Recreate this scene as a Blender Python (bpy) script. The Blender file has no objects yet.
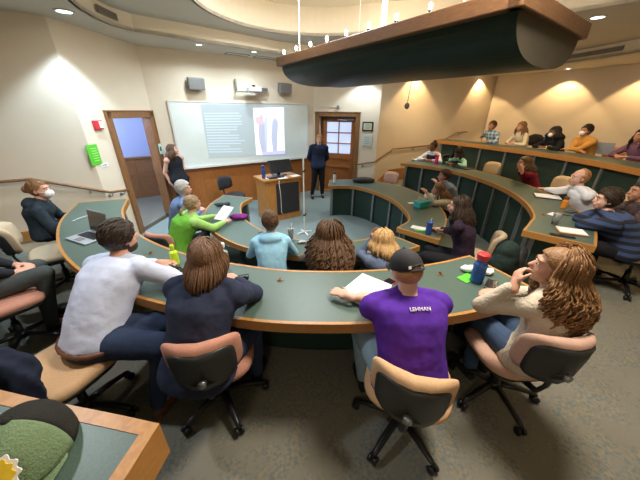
import bpy, bmesh, math, random
import numpy as np
from mathutils import Vector as V, Matrix, Euler
random.seed(7)
PI = math.pi
S = bpy.context.scene
COL = S.collection

# ------------------------------------------------------------------ camera, light, exposure
FPX, PITCH, ROLL, CAMH = 271.0, math.radians(25.4), math.radians(0.6), 2.3
fw = V((0, math.cos(PITCH), -math.sin(PITCH)))
_r = V((1, 0, 0)); _u = _r.cross(fw)
rr = (_r * math.cos(ROLL) + _u * math.sin(ROLL)).normalized()
uu = (_u * math.cos(ROLL) - _r * math.sin(ROLL)).normalized()
cd = bpy.data.cameras.new('camera')
cd.sensor_width = 36; cd.lens = FPX / 640 * 36; cd.clip_start = 0.02; cd.clip_end = 100
cam = bpy.data.objects.new('camera', cd); COL.objects.link(cam)
cm = Matrix((rr, uu, -fw)).transposed().to_4x4(); cm.translation = V((0, 0, CAMH))
cam.matrix_world = cm
S.camera = cam
S.view_settings.view_transform = 'Standard'; S.view_settings.look = 'None'
S.view_settings.gamma = 1; S.view_settings.use_curve_mapping = False
S.view_settings.exposure = 0.36
w = bpy.data.worlds.new('world'); S.world = w; w.use_nodes = True
w.node_tree.nodes['Background'].inputs[0].default_value = (.5, .6, .8, 1)
w.node_tree.nodes['Background'].inputs[1].default_value = 0.3

def G(px, py, z):
    "world point at height z seen at pixel (px, py)"
    d = fw + rr * ((px - 320) / FPX) - uu * ((py - 240) / FPX)
    t = (z - CAMH) / d.z
    return V((0, 0, CAMH)) + d * t
def lamp(kind, loc, power, col, target=None, size=.15, spot=90, blend=.5):
    l = bpy.data.lights.new('light', kind); l.energy = power; l.color = col
    if kind == 'AREA': l.shape = 'DISK'; l.size = size
    else: l.shadow_soft_size = size
    if kind == 'SPOT': l.spot_size = math.radians(spot); l.spot_blend = blend
    o = bpy.data.objects.new('light', l); COL.objects.link(o); o.location = loc
    d = (V(target) - V(loc)) if target else V((0, 0, -1))
    o.rotation_euler = d.to_track_quat('-Z', 'Y').to_euler()
    return o
WARM = (1, .68, .34); COOL = (.72, .88, 1); NEUT = (1, .86, .68)
# downlights recessed in the upper ceiling and the soffit (some get fittings below; the rest are added for general light)
DOWN = []   # (x, y, z, power, colour, spot angle)
for x, y, z, p, c, a in [
    (*G(64, 11, 3.42), 150, (.60, .80, 1), 104), (*G(199, 44.5, 3.42), 85, COOL, 165), (*G(254, 51.5, 3.42), 95, COOL, 165),
    (1.0, 7.7, 3.42, 100, COOL, 105),
    (-2.3, 1.6, 3.65, 130, (.88, .94, 1), 150), (-2.1, 4.3, 3.65, 130, COOL, 150), (-.4, -1.9, 3.65, 90, NEUT, 140),
    (*G(598, 17, 3.65), 100, WARM, 140), (4.4, 6.2, 3.65, 60, WARM, 150), (5.4, 2.6, 3.65, 85, WARM, 150), (3.6, 7.4, 3.65, 90, WARM, 150),
    (3.0, -1.9, 3.65, 60, WARM, 140), (-4.2, 1.2, 3.42, 60, NEUT, 140)]:
    DOWN.append((x, y, z)); lamp('SPOT', (x, y, z - .03), p, c, size=.07, spot=a, blend=.35 if a < 130 else .8)
WASH = []
for x, y, tx, ty in [(2.75, 8.35, 2.65, 8.7), (5.15, 9.95, 5.5, 10.4), (6.75, 8.75, 7.1, 9.1), (7.35, 7.25, 7.75, 7.4), (7.4, 5.3, 8.1, 5.3)]:
    WASH.append((x, y, 3.42)); lamp('SPOT', (x, y, 3.39), 75, WARM, target=(x + (tx - x) * .35, y + (ty - y) * .35, 2.4), size=.04, spot=100, blend=.25)
# area lights added high in the recess for general light, without fittings
lamp('AREA', (1.3, 2.0, 4.05), 130, (1, .90, .76), size=.8)
lamp('AREA', (-.3, 4.6, 4.05), 70, (.85, .93, 1), size=.8)

# ------------------------------------------------------------------ helpers
CX, CY = .05, 4.97
def pol(r, a):
    a = math.radians(a); return V((CX + r * math.cos(a), CY + r * math.sin(a), 0))

class MB:
    def __init__(s): s.v = []; s.f = []; s.m = []
    def add(s, vs, fs, mi=0):
        o = len(s.v); s.v += [tuple(v) for v in vs]; s.f += [tuple(i + o for i in f) for f in fs]; s.m += [mi] * len(fs); return s
    def box(s, c, d, R=None, mi=0, taper=1):
        vs = []
        for z in (-.5, .5):
            k = taper if z > 0 else 1
            for x, y in ((-.5, -.5), (.5, -.5), (.5, .5), (-.5, .5)):
                p = V((x * d[0] * k, y * d[1] * k, z * d[2]))
                if R is not None: p = R @ p
                vs.append(p + V(c))
        return s.add(vs, [(3, 2, 1, 0), (4, 5, 6, 7), (0, 1, 5, 4), (1, 2, 6, 5), (2, 3, 7, 6), (3, 0, 4, 7)], mi)
    def rings(s, rs, mi=0, cap=True, closed=False):
        n = len(rs[0]); vs = [p for r in rs for p in r]; fs = []
        L = len(rs)
        for i in range(L if closed else L - 1):
            j2 = (i + 1) % L
            for j in range(n):
                k = (j + 1) % n
                fs.append((i * n + j, i * n + k, j2 * n + k, j2 * n + j))
        if cap and not closed:
            fs.append(tuple(range(n))[::-1]); fs.append(tuple((L - 1) * n + j for j in range(n)))
        return s.add(vs, fs, mi)
    def tube(s, path, rad, n=8, mi=0, closed=False, flat=1, up=None):
        P = [V(p) for p in path]; L = len(P)
        if not hasattr(rad, '__len__'): rad = [rad] * L
        rs = []; ref = None
        for i in range(L):
            if closed: t = P[(i + 1) % L] - P[i - 1]
            else: t = P[min(i + 1, L - 1)] - P[max(i - 1, 0)]
            if t.length < 1e-9: t = V((0, 0, 1))
            t.normalize()
            if up is not None: ref = V(up)
            elif ref is None: ref = V((0, 0, 1)) if abs(t.z) < .9 else V((0, 1, 0))
            a = t.cross(ref)
            if a.length < 1e-4: a = t.cross(V((1, .1, 0)))
            a.normalize(); b = a.cross(t).normalized()
            if up is None: ref = b
            rs.append([P[i] + (a * math.cos(q) + b * math.sin(q) * flat) * rad[i] for q in [2 * PI * j / n for j in range(n)]])
        return s.rings(rs, mi, True, closed)
    def lathe(s, prof, c=(0, 0, 0), n=20, mi=0, R=None):
        rs = []
        for r, z in prof:
            ring = []
            for j in range(n):
                p = V((r * math.cos(2 * PI * j / n), r * math.sin(2 * PI * j / n), z))
                if R is not None: p = R @ p
                ring.append(p + V(c))
            rs.append(ring)
        return s.rings(rs, mi)
    def ell(s, c, r, R=None, n=14, m=10, mi=0):
        rs = []
        for i in range(m + 1):
            th = PI * i / m; th = min(max(th, .02), PI - .02)
            ring = []
            for j in range(n):
                a = 2 * PI * j / n
                p = V((r[0] * math.sin(th) * math.cos(a), r[1] * math.sin(th) * math.sin(a), -r[2] * math.cos(th)))
                if R is not None: p = R @ p
                ring.append(p + V(c))
            rs.append(ring)
        return s.rings(rs, mi)
    def cap(s, p0, p1, r0, r1, n=12, mi=0):
        "tapered capsule"
        p0 = V(p0); p1 = V(p1); t = (p1 - p0)
        if t.length < 1e-6: return s.ell(p0, (r0, r0, r0))
        t.normalize(); path = []; rad = []
        for k in (1, .92, .7, .38): path.append(p0 - t * r0 * k); rad.append(r0 * math.sqrt(max(1 - k * k, .0009)))
        for k in (0, .5, 1): path.append(p0.lerp(p1, k)); rad.append(r0 + (r1 - r0) * k)
        for k in (.38, .7, .92, 1): path.append(p1 + t * r1 * k); rad.append(r1 * math.sqrt(max(1 - k * k, .0009)))
        return s.tube(path, rad, n, mi)
    def slab(s, outline, z0, z1, mi=0):
        n = len(outline); vs = [(p[0], p[1], z0) for p in outline] + [(p[0], p[1], z1) for p in outline]
        fs = [tuple(range(n))[::-1], tuple(range(n, 2 * n))] + [(i, (i + 1) % n, n + (i + 1) % n, n + i) for i in range(n)]
        return s.add(vs, fs, mi)
    def strip(s, A, B, z0, z1, mi=0):
        "solid between polylines A and B (same count)"
        rs = [[V((a[0], a[1], z0)), V((b[0], b[1], z0)), V((b[0], b[1], z1)), V((a[0], a[1], z1))] for a, b in zip(A, B)]
        return s.rings(rs, mi)
    def build(s, name, mat, parent=None, smooth=False, bev=0, loc=None, rz=0):
        me = bpy.data.meshes.new(name); me.from_pydata(s.v, [], s.f); me.update()
        bm = bmesh.new(); bm.from_mesh(me); bmesh.ops.recalc_face_normals(bm, faces=bm.faces); bm.to_mesh(me); bm.free()
        mats = mat if isinstance(mat, (list, tuple)) else [mat]
        for x in mats: me.materials.append(x)
        if len(mats) > 1: me.polygons.foreach_set('material_index', s.m)
        if smooth: me.polygons.foreach_set('use_smooth', [True] * len(me.polygons))
        o = bpy.data.objects.new(name, me); COL.objects.link(o)
        if parent: o.parent = parent
        if loc is not None: o.location = loc
        o.rotation_euler.z = rz
        if bev:
            b = o.modifiers.new('b', 'BEVEL'); b.width = bev; b.segments = 2; b.limit_method = 'ANGLE'; b.angle_limit = math.radians(50)
        if smooth == 2:
            b = o.modifiers.new('s', 'SUBSURF'); b.levels = 1; b.render_levels = 1
        return o
    def blob(s, name, mat, parent, vox=.012, sm=4, disp=0, dscale=.12):
        "voxel union of overlapping solids, smoothed, baked to one continuous mesh"
        o = s.build(name, mat, None)
        m = o.modifiers.new('r', 'REMESH'); m.mode = 'VOXEL'; m.voxel_size = vox; m.use_smooth_shade = True
        m = o.modifiers.new('s', 'SMOOTH'); m.factor = .5; m.iterations = sm
        if disp:
            t = bpy.data.textures.new('folds', 'CLOUDS'); t.noise_scale = dscale; t.noise_depth = 2
            m = o.modifiers.new('d', 'DISPLACE'); m.texture = t; m.strength = disp; m.mid_level = .5
        dg = bpy.context.evaluated_depsgraph_get()
        me = bpy.data.meshes.new_from_object(o.evaluated_get(dg), depsgraph=dg)
        me.polygons.foreach_set('use_smooth', [True] * len(me.polygons))
        o.modifiers.clear(); o.data = me
        if parent: o.parent = parent
        return o

def thing(name, label, cat, loc=(0, 0, 0), rz=0, group=None):
    o = bpy.data.objects.new(name, None); COL.objects.link(o); o.location = loc; o.rotation_euler.z = rz
    return tag(o, label, cat, group)
def tag(o, label, cat, group=None):
    o['label'] = label; o['category'] = cat
    if group: o['group'] = group
    return o
def struct(o): o['kind'] = 'structure'; return o

# ------------------------------------------------------------------ materials
def mat(name, c, rough=.6, metal=0, noise=None, bump=None, emit=None, spec=None, wood=None, alpha=None, trans=0, stripes=None):
    """noise=(scale, colour2, contrast)  bump=(scale, strength)"""
    m = bpy.data.materials.new(name); m.use_nodes = True; nt = m.node_tree; N = nt.nodes; L = nt.links
    b = N['Principled BSDF']; b.inputs['Roughness'].default_value = rough; b.inputs['Metallic'].default_value = metal
    b.inputs['Base Color'].default_value = (*c, 1)
    if spec is not None: b.inputs['Specular IOR Level'].default_value = spec
    if trans: b.inputs['Transmission Weight'].default_value = trans; b.inputs['IOR'].default_value = 1.3
    if alpha is not None: b.inputs['Alpha'].default_value = alpha
    tc = N.new('ShaderNodeTexCoord')
    if wood:
        mp = N.new('ShaderNodeMapping'); mp.inputs['Scale'].default_value = wood[1]
        L.new(tc.outputs['Object'], mp.inputs[0])
        n = N.new('ShaderNodeTexNoise'); n.inputs['Scale'].default_value = 6; n.inputs['Detail'].default_value = 6; n.inputs['Distortion'].default_value = .8
        L.new(mp.outputs[0], n.inputs['Vector'])
        r = N.new('ShaderNodeMix'); r.data_type = 'RGBA'; r.inputs[6].default_value = (*c, 1); r.inputs[7].default_value = (*wood[0], 1)
        rp = N.new('ShaderNodeMapRange'); rp.inputs[1].default_value = .35; rp.inputs[2].default_value = .65
        L.new(n.outputs['Fac'], rp.inputs[0]); L.new(rp.outputs[0], r.inputs[0]); L.new(r.outputs[2], b.inputs['Base Color'])
    if noise:
        n = N.new('ShaderNodeTexNoise'); n.inputs['Scale'].default_value = noise[0]; n.inputs['Detail'].default_value = 5
        L.new(tc.outputs['Object'], n.inputs['Vector'])
        r = N.new('ShaderNodeMix'); r.data_type = 'RGBA'; r.inputs[6].default_value = (*c, 1); r.inputs[7].default_value = (*noise[1], 1)
        rp = N.new('ShaderNodeMapRange'); k = noise[2] if len(noise) > 2 else .15; rp.inputs[1].default_value = .5 - k; rp.inputs[2].default_value = .5 + k
        L.new(n.outputs['Fac'], rp.inputs[0]); L.new(rp.outputs[0], r.inputs[0]); L.new(r.outputs[2], b.inputs['Base Color'])
        if stripes is None and len(noise) > 3:   # a second, larger blotch
            n2 = N.new('ShaderNodeTexNoise'); n2.inputs['Scale'].default_value = noise[4]; n2.inputs['Detail'].default_value = 3
            L.new(tc.outputs['Object'], n2.inputs['Vector'])
            r2 = N.new('ShaderNodeMix'); r2.data_type = 'RGBA'; r2.inputs[7].default_value = (*noise[3], 1)
            rp2 = N.new('ShaderNodeMapRange'); rp2.inputs[1].default_value = .45; rp2.inputs[2].default_value = .62
            L.new(n2.outputs['Fac'], rp2.inputs[0]); L.new(rp2.outputs[0], r2.inputs[0])
            L.new(r.outputs[2], r2.inputs[6]); L.new(r2.outputs[2], b.inputs['Base Color'])
    if stripes:   # (colour2, axis vector scale, threshold)
        wv = N.new('ShaderNodeSeparateXYZ'); L.new(tc.outputs['Object'], wv.inputs[0])
        last = None
        for ax, sc, th in stripes[1]:
            mm = N.new('ShaderNodeMath'); mm.operation = 'MULTIPLY'; mm.inputs[1].default_value = sc; L.new(wv.outputs[ax], mm.inputs[0])
            fr = N.new('ShaderNodeMath'); fr.operation = 'FRACT'; L.new(mm.outputs[0], fr.inputs[0])
            lt = N.new('ShaderNodeMath'); lt.operation = 'LESS_THAN'; lt.inputs[1].default_value = th; L.new(fr.outputs[0], lt.inputs[0])
            if last:
                a = N.new('ShaderNodeMath'); a.operation = 'ADD'; L.new(last.outputs[0], a.inputs[0]); L.new(lt.outputs[0], a.inputs[1])
                a2 = N.new('ShaderNodeMath'); a2.operation = 'MULTIPLY'; a2.inputs[1].default_value = .5; L.new(a.outputs[0], a2.inputs[0]); last = a2
            else: last = lt
        r = N.new('ShaderNodeMix'); r.data_type = 'RGBA'; r.inputs[6].default_value = (*c, 1); r.inputs[7].default_value = (*stripes[0], 1)
        L.new(last.outputs[0], r.inputs[0]); L.new(r.outputs[2], b.inputs['Base Color'])
    if bump:
        n = N.new('ShaderNodeTexNoise'); n.inputs['Scale'].default_value = bump[0]; n.inputs['Detail'].default_value = 4
        L.new(tc.outputs['Object'], n.inputs['Vector'])
        bp = N.new('ShaderNodeBump'); bp.inputs['Strength'].default_value = bump[1]; bp.inputs['Distance'].default_value = .01
        L.new(n.outputs['Fac'], bp.inputs['Height']); L.new(bp.outputs[0], b.inputs['Normal'])
    if emit:
        b.inputs['Emission Color'].default_value = (*emit[0], 1); b.inputs['Emission Strength'].default_value = emit[1]
    return m
M = {}
M['wall'] = mat('wall paint', (.70, .60, .46), .8, noise=(3, (.73, .63, .49), .3), bump=(60, .05))
M['ceil'] = mat('ceiling paint', (.60, .55, .46), .9, noise=(2, (.57, .52, .44), .3))
M['fascia'] = mat('cream fascia paint', (.78, .69, .54), .8, noise=(2, (.76, .67, .52), .3))
M['carpet'] = mat('carpet', (.13, .155, .155), .95, noise=(48, (.25, .215, .15), .14, (.20, .19, .155), 7), bump=(220, .5), spec=.1)
M['carpet2'] = mat('front carpet', (.17, .225, .225), .95, noise=(70, (.23, .28, .27), .12), bump=(220, .4), spec=.1)
M['lam'] = mat('green laminate desktop', (.060, .100, .082), .40, noise=(160, (.075, .118, .098), .12))
M['oak'] = mat('oak edge', (.46, .225, .06), .4, wood=((.36, .16, .038), (6, 6, 40)))
M['oakdark'] = mat('dark stained oak', (.27, .125, .045), .42, wood=((.19, .085, .03), (10, 10, 1.2)))
M['oakmid'] = mat('red oak panel', (.40, .145, .035), .42, wood=((.30, .10, .022), (10, 10, 1.2)))
M['oakpod'] = mat('golden oak veneer', (.46, .21, .05), .4, wood=((.36, .15, .035), (10, 10, 1)))
M['railwood'] = mat('fixture wood', (.17, .085, .038), .45, wood=((.12, .055, .025), (2, 2, 14)))
M['panel'] = mat('dark green panel', (.012, .036, .028), .7, noise=(80, (.016, .045, .036), .2))
M['alu'] = mat('aluminium post', (.26, .28, .28), .45, .5, noise=(30, (.22, .24, .24)))
M['boat'] = mat('green painted hull', (.012, .026, .018), .4, noise=(12, (.014, .030, .021)), spec=.2)
M['boatend'] = mat('olive painted end', (.062, .053, .034), .7, noise=(12, (.068, .058, .037)))
M['black'] = mat('black plastic', (.012, .012, .014), .35, bump=(200, .05))
M['blackmat'] = mat('black matt', (.016, .016, .02), .8, noise=(60, (.022, .022, .026)))
M['metal'] = mat('grey metal', (.35, .36, .37), .35, .8, noise=(20, (.3, .31, .32)))
M['white'] = mat('white paper', (.82, .82, .84), .7, noise=(40, (.78, .78, .8)))
M['whitepl'] = mat('white plastic', (.75, .75, .72), .4, noise=(20, (.72, .72, .7)))
M['board'] = mat('whiteboard surface', (.74, .78, .74), .25, noise=(4, (.71, .76, .72)))
M['alutrim'] = mat('light trim', (.62, .60, .54), .5, noise=(20, (.6, .58, .52)))
M['pink'] = mat('terracotta chair fabric', (.42, .19, .13), .9, noise=(120, (.50, .24, .17)), bump=(300, .2))
M['tan'] = mat('tan chair fabric', (.52, .32, .17), .9, noise=(120, (.58, .37, .21)), bump=(300, .2))
M['beige'] = mat('beige chair fabric', (.50, .39, .26), .9, noise=(120, (.55, .44, .30)), bump=(300, .2))
M['rose'] = mat('dusty pink chair fabric', (.46, .28, .21), .9, noise=(120, (.50, .32, .25)), bump=(300, .2))
M['speaker'] = mat('speaker grey', (.16, .15, .14), .7, noise=(200, (.2, .19, .18)))
M['vent'] = mat('vent grille', (.22, .19, .14), .6, noise=(200, (.26, .22, .17)))
M['glow'] = mat('lit lamp lens', (1, 1, 1), .5, emit=((.75, .93, 1), 6))
M['bulb'] = mat('lit bulb', (1, 1, 1), .5, emit=((1, .93, .8), 30))
M['glass'] = mat('backlit frosted glass', (.6, .7, .9), .3, emit=((.60, .70, .98), .5))
M['blueroom'] = mat('blue corridor wall', (.36, .42, .64), .8, noise=(3, (.38, .44, .66)))
M['red'] = mat('red enamel', (.65, .03, .04), .4, noise=(30, (.6, .03, .04)))
M['signgreen'] = mat('green sign', (.10, .52, .03), .5, noise=(30, (.09, .48, .03)))
M['limeink'] = mat('pale green ink', (.45, .80, .25), .6, noise=(30, (.4, .75, .2)))
M['blue'] = mat('translucent blue plastic', (.03, .12, .42), .2, noise=(20, (.03, .10, .36)))
M['teal'] = mat('teal plastic', (.04, .42, .42), .3, noise=(20, (.05, .46, .46)))
M['clear'] = mat('clear plastic', (.85, .9, .9), .1, trans=.85, noise=(20, (.8, .86, .86)))
M['lime'] = mat('lime drink', (.55, .80, .02), .2, noise=(20, (.5, .75, .02)))
M['screen'] = mat('laptop screen off', (.012, .012, .016), .12, noise=(20, (.014, .014, .018)))
M['silver'] = mat('silver laptop', (.42, .46, .52), .35, .4, noise=(30, (.40, .44, .50)))
M['gold'] = mat('yellow print', (.85, .60, .03), .7, noise=(60, (.75, .5, .02)))
def cloth(name, c, k=1.15, bs=14, b=.5):
    return mat(name, c, .9, noise=(25, tuple(min(x * k + .003, 1) for x in c), .25), bump=(bs, b), spec=.2)
def skin(name, c): return mat(name, c, .55, noise=(12, (c[0] * .93, c[1] * .85, c[2] * .82), .2))
SK = {'light': skin('light skin', (.62, .34, .24)), 'pale': skin('pale skin', (.66, .40, .30)), 'tan': skin('tan skin', (.50, .26, .16)),
      'brown': skin('brown skin', (.20, .09, .05))}
def hairm(name, c, k=1.5): return mat(name, c, .5, noise=(90, tuple(min(x * k, 1) for x in c), .12), bump=(120, .4), spec=.4)
HR = {'dark': hairm('dark brown hair', (.028, .016, .010)), 'black': hairm('black hair', (.010, .008, .007)),
      'brown': hairm('brown hair', (.085, .042, .018)), 'lbrown': hairm('golden brown hair', (.19, .095, .04)), 'auburn': hairm('auburn curls', (.17, .086, .034), 1.9),
      'blonde': hairm('blonde hair', (.42, .26, .11)), 'grey': hairm('grey hair', (.42, .40, .37), 1.2), 'ginger': hairm('sandy hair', (.35, .17, .07)),
      'dblonde': hairm('ash blonde hair', (.24, .17, .095)), 'mbrown': hairm('warm brown hair', (.125, .065, .034)), 'root': hairm('ash brown hair', (.10, .065, .035))}
M['eyew'] = mat('eye white', (.8, .78, .75), .3, noise=(9, (.78, .76, .73)))
M['eyed'] = mat('iris', (.03, .02, .015), .2, noise=(9, (.04, .03, .02)))
M['lip'] = mat('lips', (.42, .13, .11), .5, noise=(9, (.4, .12, .1)))
M['denim'] = cloth('blue denim', (.045, .075, .14)); M['ljeans'] = cloth('light jeans', (.25, .36, .46))
M['navytrs'] = cloth('navy trousers', (.028, .042, .085)); M['blacktrs'] = cloth('black trousers', (.012, .012, .015)); M['greytrs'] = cloth('dark grey trousers', (.055, .065, .065))
M['shoe'] = mat('brown leather', (.16, .06, .03), .4, noise=(20, (.12, .045, .02))); M['shoeb'] = mat('black leather', (.012, .012, .012), .35, noise=(20, (.02, .02, .02)))

# ------------------------------------------------------------------ the room shell
F1, F2, F3 = 0.0, .37, .78
Z1, Z2, Z3 = 3.42, 3.65, 4.1
def arcpts(r, a0, a1, n): return [pol(r, a0 + (a1 - a0) * i / n) for i in range(n + 1)]
WBL, WCN = V((-3.59, 6.31, 0)), V((-.223, 8.63, 0))          # whiteboard wall
WL = V((-3.72, 4.55, 0)); WR = V((1.57, 8.05, 0))            # outer ends of the two door walls
R3 = pol(8.2, 43.8); L3 = pol(8.2, -158.7)
backarc = arcpts(8.1, 43.8, -158.7, 60)
def wall_seg(name, a, b, z1=Z1 + .4, t=.15, holes=None, m='wall', z0=0):
    "wall from a to b (room on the left of a->b seen from above is ignored; thickness goes outward from the centre)"
    a = V(a); b = V(b); d = (b - a); L = d.length; d.normalize(); n = V((d.y, -d.x, 0))
    if n.dot(V((CX, CY, 0)) - a) > 0: n = -n
    mb = MB(); segs = [(0, L, z0, z1)]
    for (h0, h1, hz) in (holes or []): segs = [(0, h0, z0, z1), (h0, h1, hz, z1), (h1, L, z0, z1)]
    for s0, s1, q0, q1 in segs:
        p = [a + d * s0, a + d * s1, a + d * s1 + n * t, a + d * s0 + n * t]
        mb.slab([(q.x, q.y) for q in p], q0, q1)
    return struct(mb.build(name, M[m])), d, n
wall_seg('wall_front', WBL, WCN)
_, dL, nL = wall_seg('wall_left', WL, WBL, holes=[(.50 + .12, 1.77 - .12, 2.15)])
_, dR, nR = wall_seg('wall_right', WCN, WR, holes=[(.07 + .11, 1.36 - .11, 2.17)])
wall_seg('wall_left_side', L3, WL); wall_seg('wall_right_side', WR, R3)
mb = MB(); mb.strip(backarc, [pol((p - V((CX, CY, 0))).length + .15, math.degrees(math.atan2(p.y - CY, p.x - CX))) for p in backarc], 0, Z1 + .4)
struct(mb.build('wall_back', M['wall'], smooth=False))
# full outline of the room for floor and ceilings
outline = [WBL, WCN, WR, R3] + backarc[1:-1] + [L3, WL]
def rad_at(poly, ang):
    a = math.radians(ang); d = V((math.cos(a), math.sin(a), 0)); o = V((CX, CY, 0)); best = 0
    for i in range(len(poly)):
        p = V(poly[i]) - o; q = V(poly[(i + 1) % len(poly)]) - o; e = q - p
        den = d.x * e.y - d.y * e.x
        if abs(den) < 1e-9: continue
        t = (p.x * e.y - p.y * e.x) / den; u = (p.x * d.y - p.y * d.x) / den
        if -1e-6 <= u <= 1 + 1e-6 and t > best: best = t
    return best
inner1 = [(-2.99, 5.31, 0), (-2.2, 5.98, 0), (-.92, 7.1, 0), (.3, 7.75, 0), (1.6, 7.5, 0), (3.6, 8.7, 0), (5.2, 9.0, 0), (5.95, 7.9, 0), (6.15, 7.15, 0), (6.25, 6.4, 0), (6.3, 4.5, 0), (5.6, 1.2, 0), (3, -1.9, 0), (-.5, -2.6, 0), (-2.6, -.6, 0), (-2.75, 2.2, 0), (-2.72, 3.3, 0), (-2.85, 3.88, 0), (-3.0, 4.25, 0), (-3.1, 4.65, 0), (-3.11, 5.0, 0)]
inner2 = [V((-.02 + 1.74 * math.cos(math.radians(a)), 4.87 + 1.74 * math.sin(math.radians(a)), 0)) for a in range(190, 55, -5)] + [V(p) for p in [(2.6, 5.9, 0), (3.62, 5.12, 0), (4.17, 4.6, 0), (5.0, 3.4, 0), (4.8, 1, 0), (3.2, -.9, 0), (.8, -1.4, 0), (-1.0, -.2, 0), (-1.6, 2.2, 0), (-1.78, 3.9, 0)]]
angs = sorted(set([float(a) for a in range(-180, 180, 2)] + [math.degrees(math.atan2(p[1] - CY, p[0] - CX)) for p in outline[:6] + [L3, WL] + inner1 + inner2]))
def ringpts(poly): return [pol(rad_at(poly, a), a) for a in angs] + [pol(rad_at(poly, angs[0]), angs[0])]
RO, RI1, RI2 = ringpts([V(p) for p in outline]), ringpts(inner1), ringpts(inner2)
struct(MB().strip(RI1, RO, Z1, Z1 + .05).build('ceiling', M['ceil']))
struct(MB().strip(RI2, RI1, Z2, Z2 + .05).build('ceiling', M['ceil']))
RI2s = [p + (V((CX, CY, 0)) - p).normalized() * -.03 for p in RI2]
RI1s = [p + (V((CX, CY, 0)) - p).normalized() * -.03 for p in RI1]
struct(MB().strip(RI1, RI1s, Z1 - .0, Z2 + .04).build('ceiling', M['fascia']))
struct(MB().strip(RI2, RI2s, Z2 - .0, Z3 + .04).build('ceiling', M['fascia']))
struct(MB().slab([(p.x, p.y) for p in RI2s[:-1]], Z3, Z3 + .05).build('ceiling', M['fascia']))
# floors
struct(MB().slab([(p.x, p.y) for p in RO[:-1]], -.15, 0).build('floor', M['carpet2']))
def wedge(r0, a0, a1, z1, name, m, r1=None, z0=0):
    n = max(2, int(abs(a1 - a0) / 3)); A = []; B = []
    for i in range(n + 1):
        a = a0 + (a1 - a0) * i / n; aa = (a + 180) % 360 - 180
        A.append(pol(r0, a)); B.append(pol((r1 or rad_at([V(p) for p in outline], aa)) - .001, a))
    return struct(MB().strip(A, B, z0, z1).build(name, M[m]))
wedge(3.20, -160, -55, F2, 'floor', 'carpet'); wedge(3.30, -55, 50, F2, 'floor', 'carpet')
wedge(4.69, -160, -42, F3, 'floor', 'carpet', z0=F2); wedge(5.11, -42, 36, F3, 'floor', 'carpet', z0=F2); wedge(5.35, 36, 50, F3, 'floor', 'carpet', z0=F2)
wedge(3.15, 50, 57, F2 / 2, 'floor', 'carpet2'); wedge(3.15, -160, -168, F2 / 2, 'floor', 'carpet2')
for i, (a0, a1) in enumerate([(-160, -96)]):
    A = arcpts(4.66, a0, a1, 30); B = arcpts(4.73, a0, a1, 30)
    struct(MB().strip(A, B, F3 - .035, F3 + .006).build('trim_1', M['oak'], bev=.008))
# corridor behind the left door
o = WL + dL * 1.2
mb = MB()
for q0, q1 in (((-.6, .16), (2.4, .2)),):
    pass
def lw(s, t): p = WL + dL * s + nL * t; return (p.x, p.y)
CF0, CF1 = V((-6.9, 6.24, 0)), V((-4.0, 8.47, 0)); dC = (CF1 - CF0).normalized(); nC = V((-dC.y, dC.x, 0)); RC = Matrix((dC, nC, V((0, 0, 1)))).transposed(); LC = (CF1 - CF0).length
cpoly = [lw(.35, .15), lw(1.9, .15), (CF1.x, CF1.y), (CF0.x, CF0.y)]
struct(MB().slab(cpoly, -.1, 0).build('floor', M['carpet'])); struct(MB().slab(cpoly, 2.7, 2.8).build('ceiling', M['ceil']))
struct(MB().box((CF0 + CF1) / 2 + nC * .06 + V((0, 0, 1.5)), (LC + .3, .1, 3), RC).build('wall_corridor', M['blueroom']))
def seg(a, b): a, b = V((*a[:2], 0)), V((*b[:2], 0)); d = (b - a).normalized(); n = V((-d.y, d.x, 0)) * .03; return [(a - n)[:2], (b - n)[:2], (b + n)[:2], (a + n)[:2]]
struct(MB().slab(seg(lw(1.9, .15), CF1), 0, 2.8).build('wall_corridor_end', M['blueroom'])); struct(MB().slab(seg(lw(.35, .15), CF0), 0, 2.8).build('wall_corridor_near', M['blueroom']))
lamp('POINT', (*lw(1.0, 1.3), 2.4), 100, (.75, .85, 1), size=.15)
mb = MB(); c0 = (CF0 + CF1) / 2
mb.box(c0 - nC * .01 + V((0, 0, 1.1 / 2)), (LC, .03, 1.1), RC); mb.box(c0 - nC * .035 + V((0, 0, 1.1)), (LC, .07, .05), RC); mb.box(c0 - nC * .03 + V((0, 0, .08)), (LC, .04, .16), RC)
k = -LC / 2
while k < LC / 2: mb.box(c0 + dC * k - nC * .03 + V((0, 0, 1.1 / 2)), (.10, .03, 1.1), RC); k += .55
mb.box(c0 - nC * .03 + V((0, 0, 1.1 * .58)), (LC, .03, .10), RC)
struct(mb.build('trim_2', M['oakdark'], bev=.008))

def casing(name, a, d, n, s0, s1, ztop, w=.12, deep=.16):
    "door casing round an opening: a + d*s, n outward"
    mb = MB()
    def q(s, t): p = a + d * s + n * t; return (p.x, p.y)
    for u0, u1 in ((s0, s0 + w), (s1 - w, s1)): mb.slab([q(u0, -.035), q(u1, -.035), q(u1, 0.004), q(u0, .004)], 0, ztop)
    mb.slab([q(s0, -.035), q(s1, -.035), q(s1, .004), q(s0, .004)], ztop - w, ztop)
    for u0, u1 in ((s0 + w - .03, s0 + w), (s1 - w, s1 - w + .03)): mb.slab([q(u0, -.005), q(u1, -.005), q(u1, deep), q(u0, deep)], 0, ztop - w)
    mb.slab([q(s0 + w, -.005), q(s1 - w, -.005), q(s1 - w, deep), q(s0 + w, deep)], ztop - w, ztop - w + .03)
    for u0 in (s0 - .012, s1 - .012 - .0): mb.slab([q(u0, -.05), q(u0 + .024, -.05), q(u0 + .024, .0), q(u0, 0)], 0, ztop)
    mb.slab([q(s0 - .02, -.05), q(s1 + .02, -.05), q(s1 + .02, .0), q(s0 - .02, 0)], ztop - .01, ztop + .015)
    return struct(mb.build(name, M['oakdark'], bev=.006))
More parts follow.
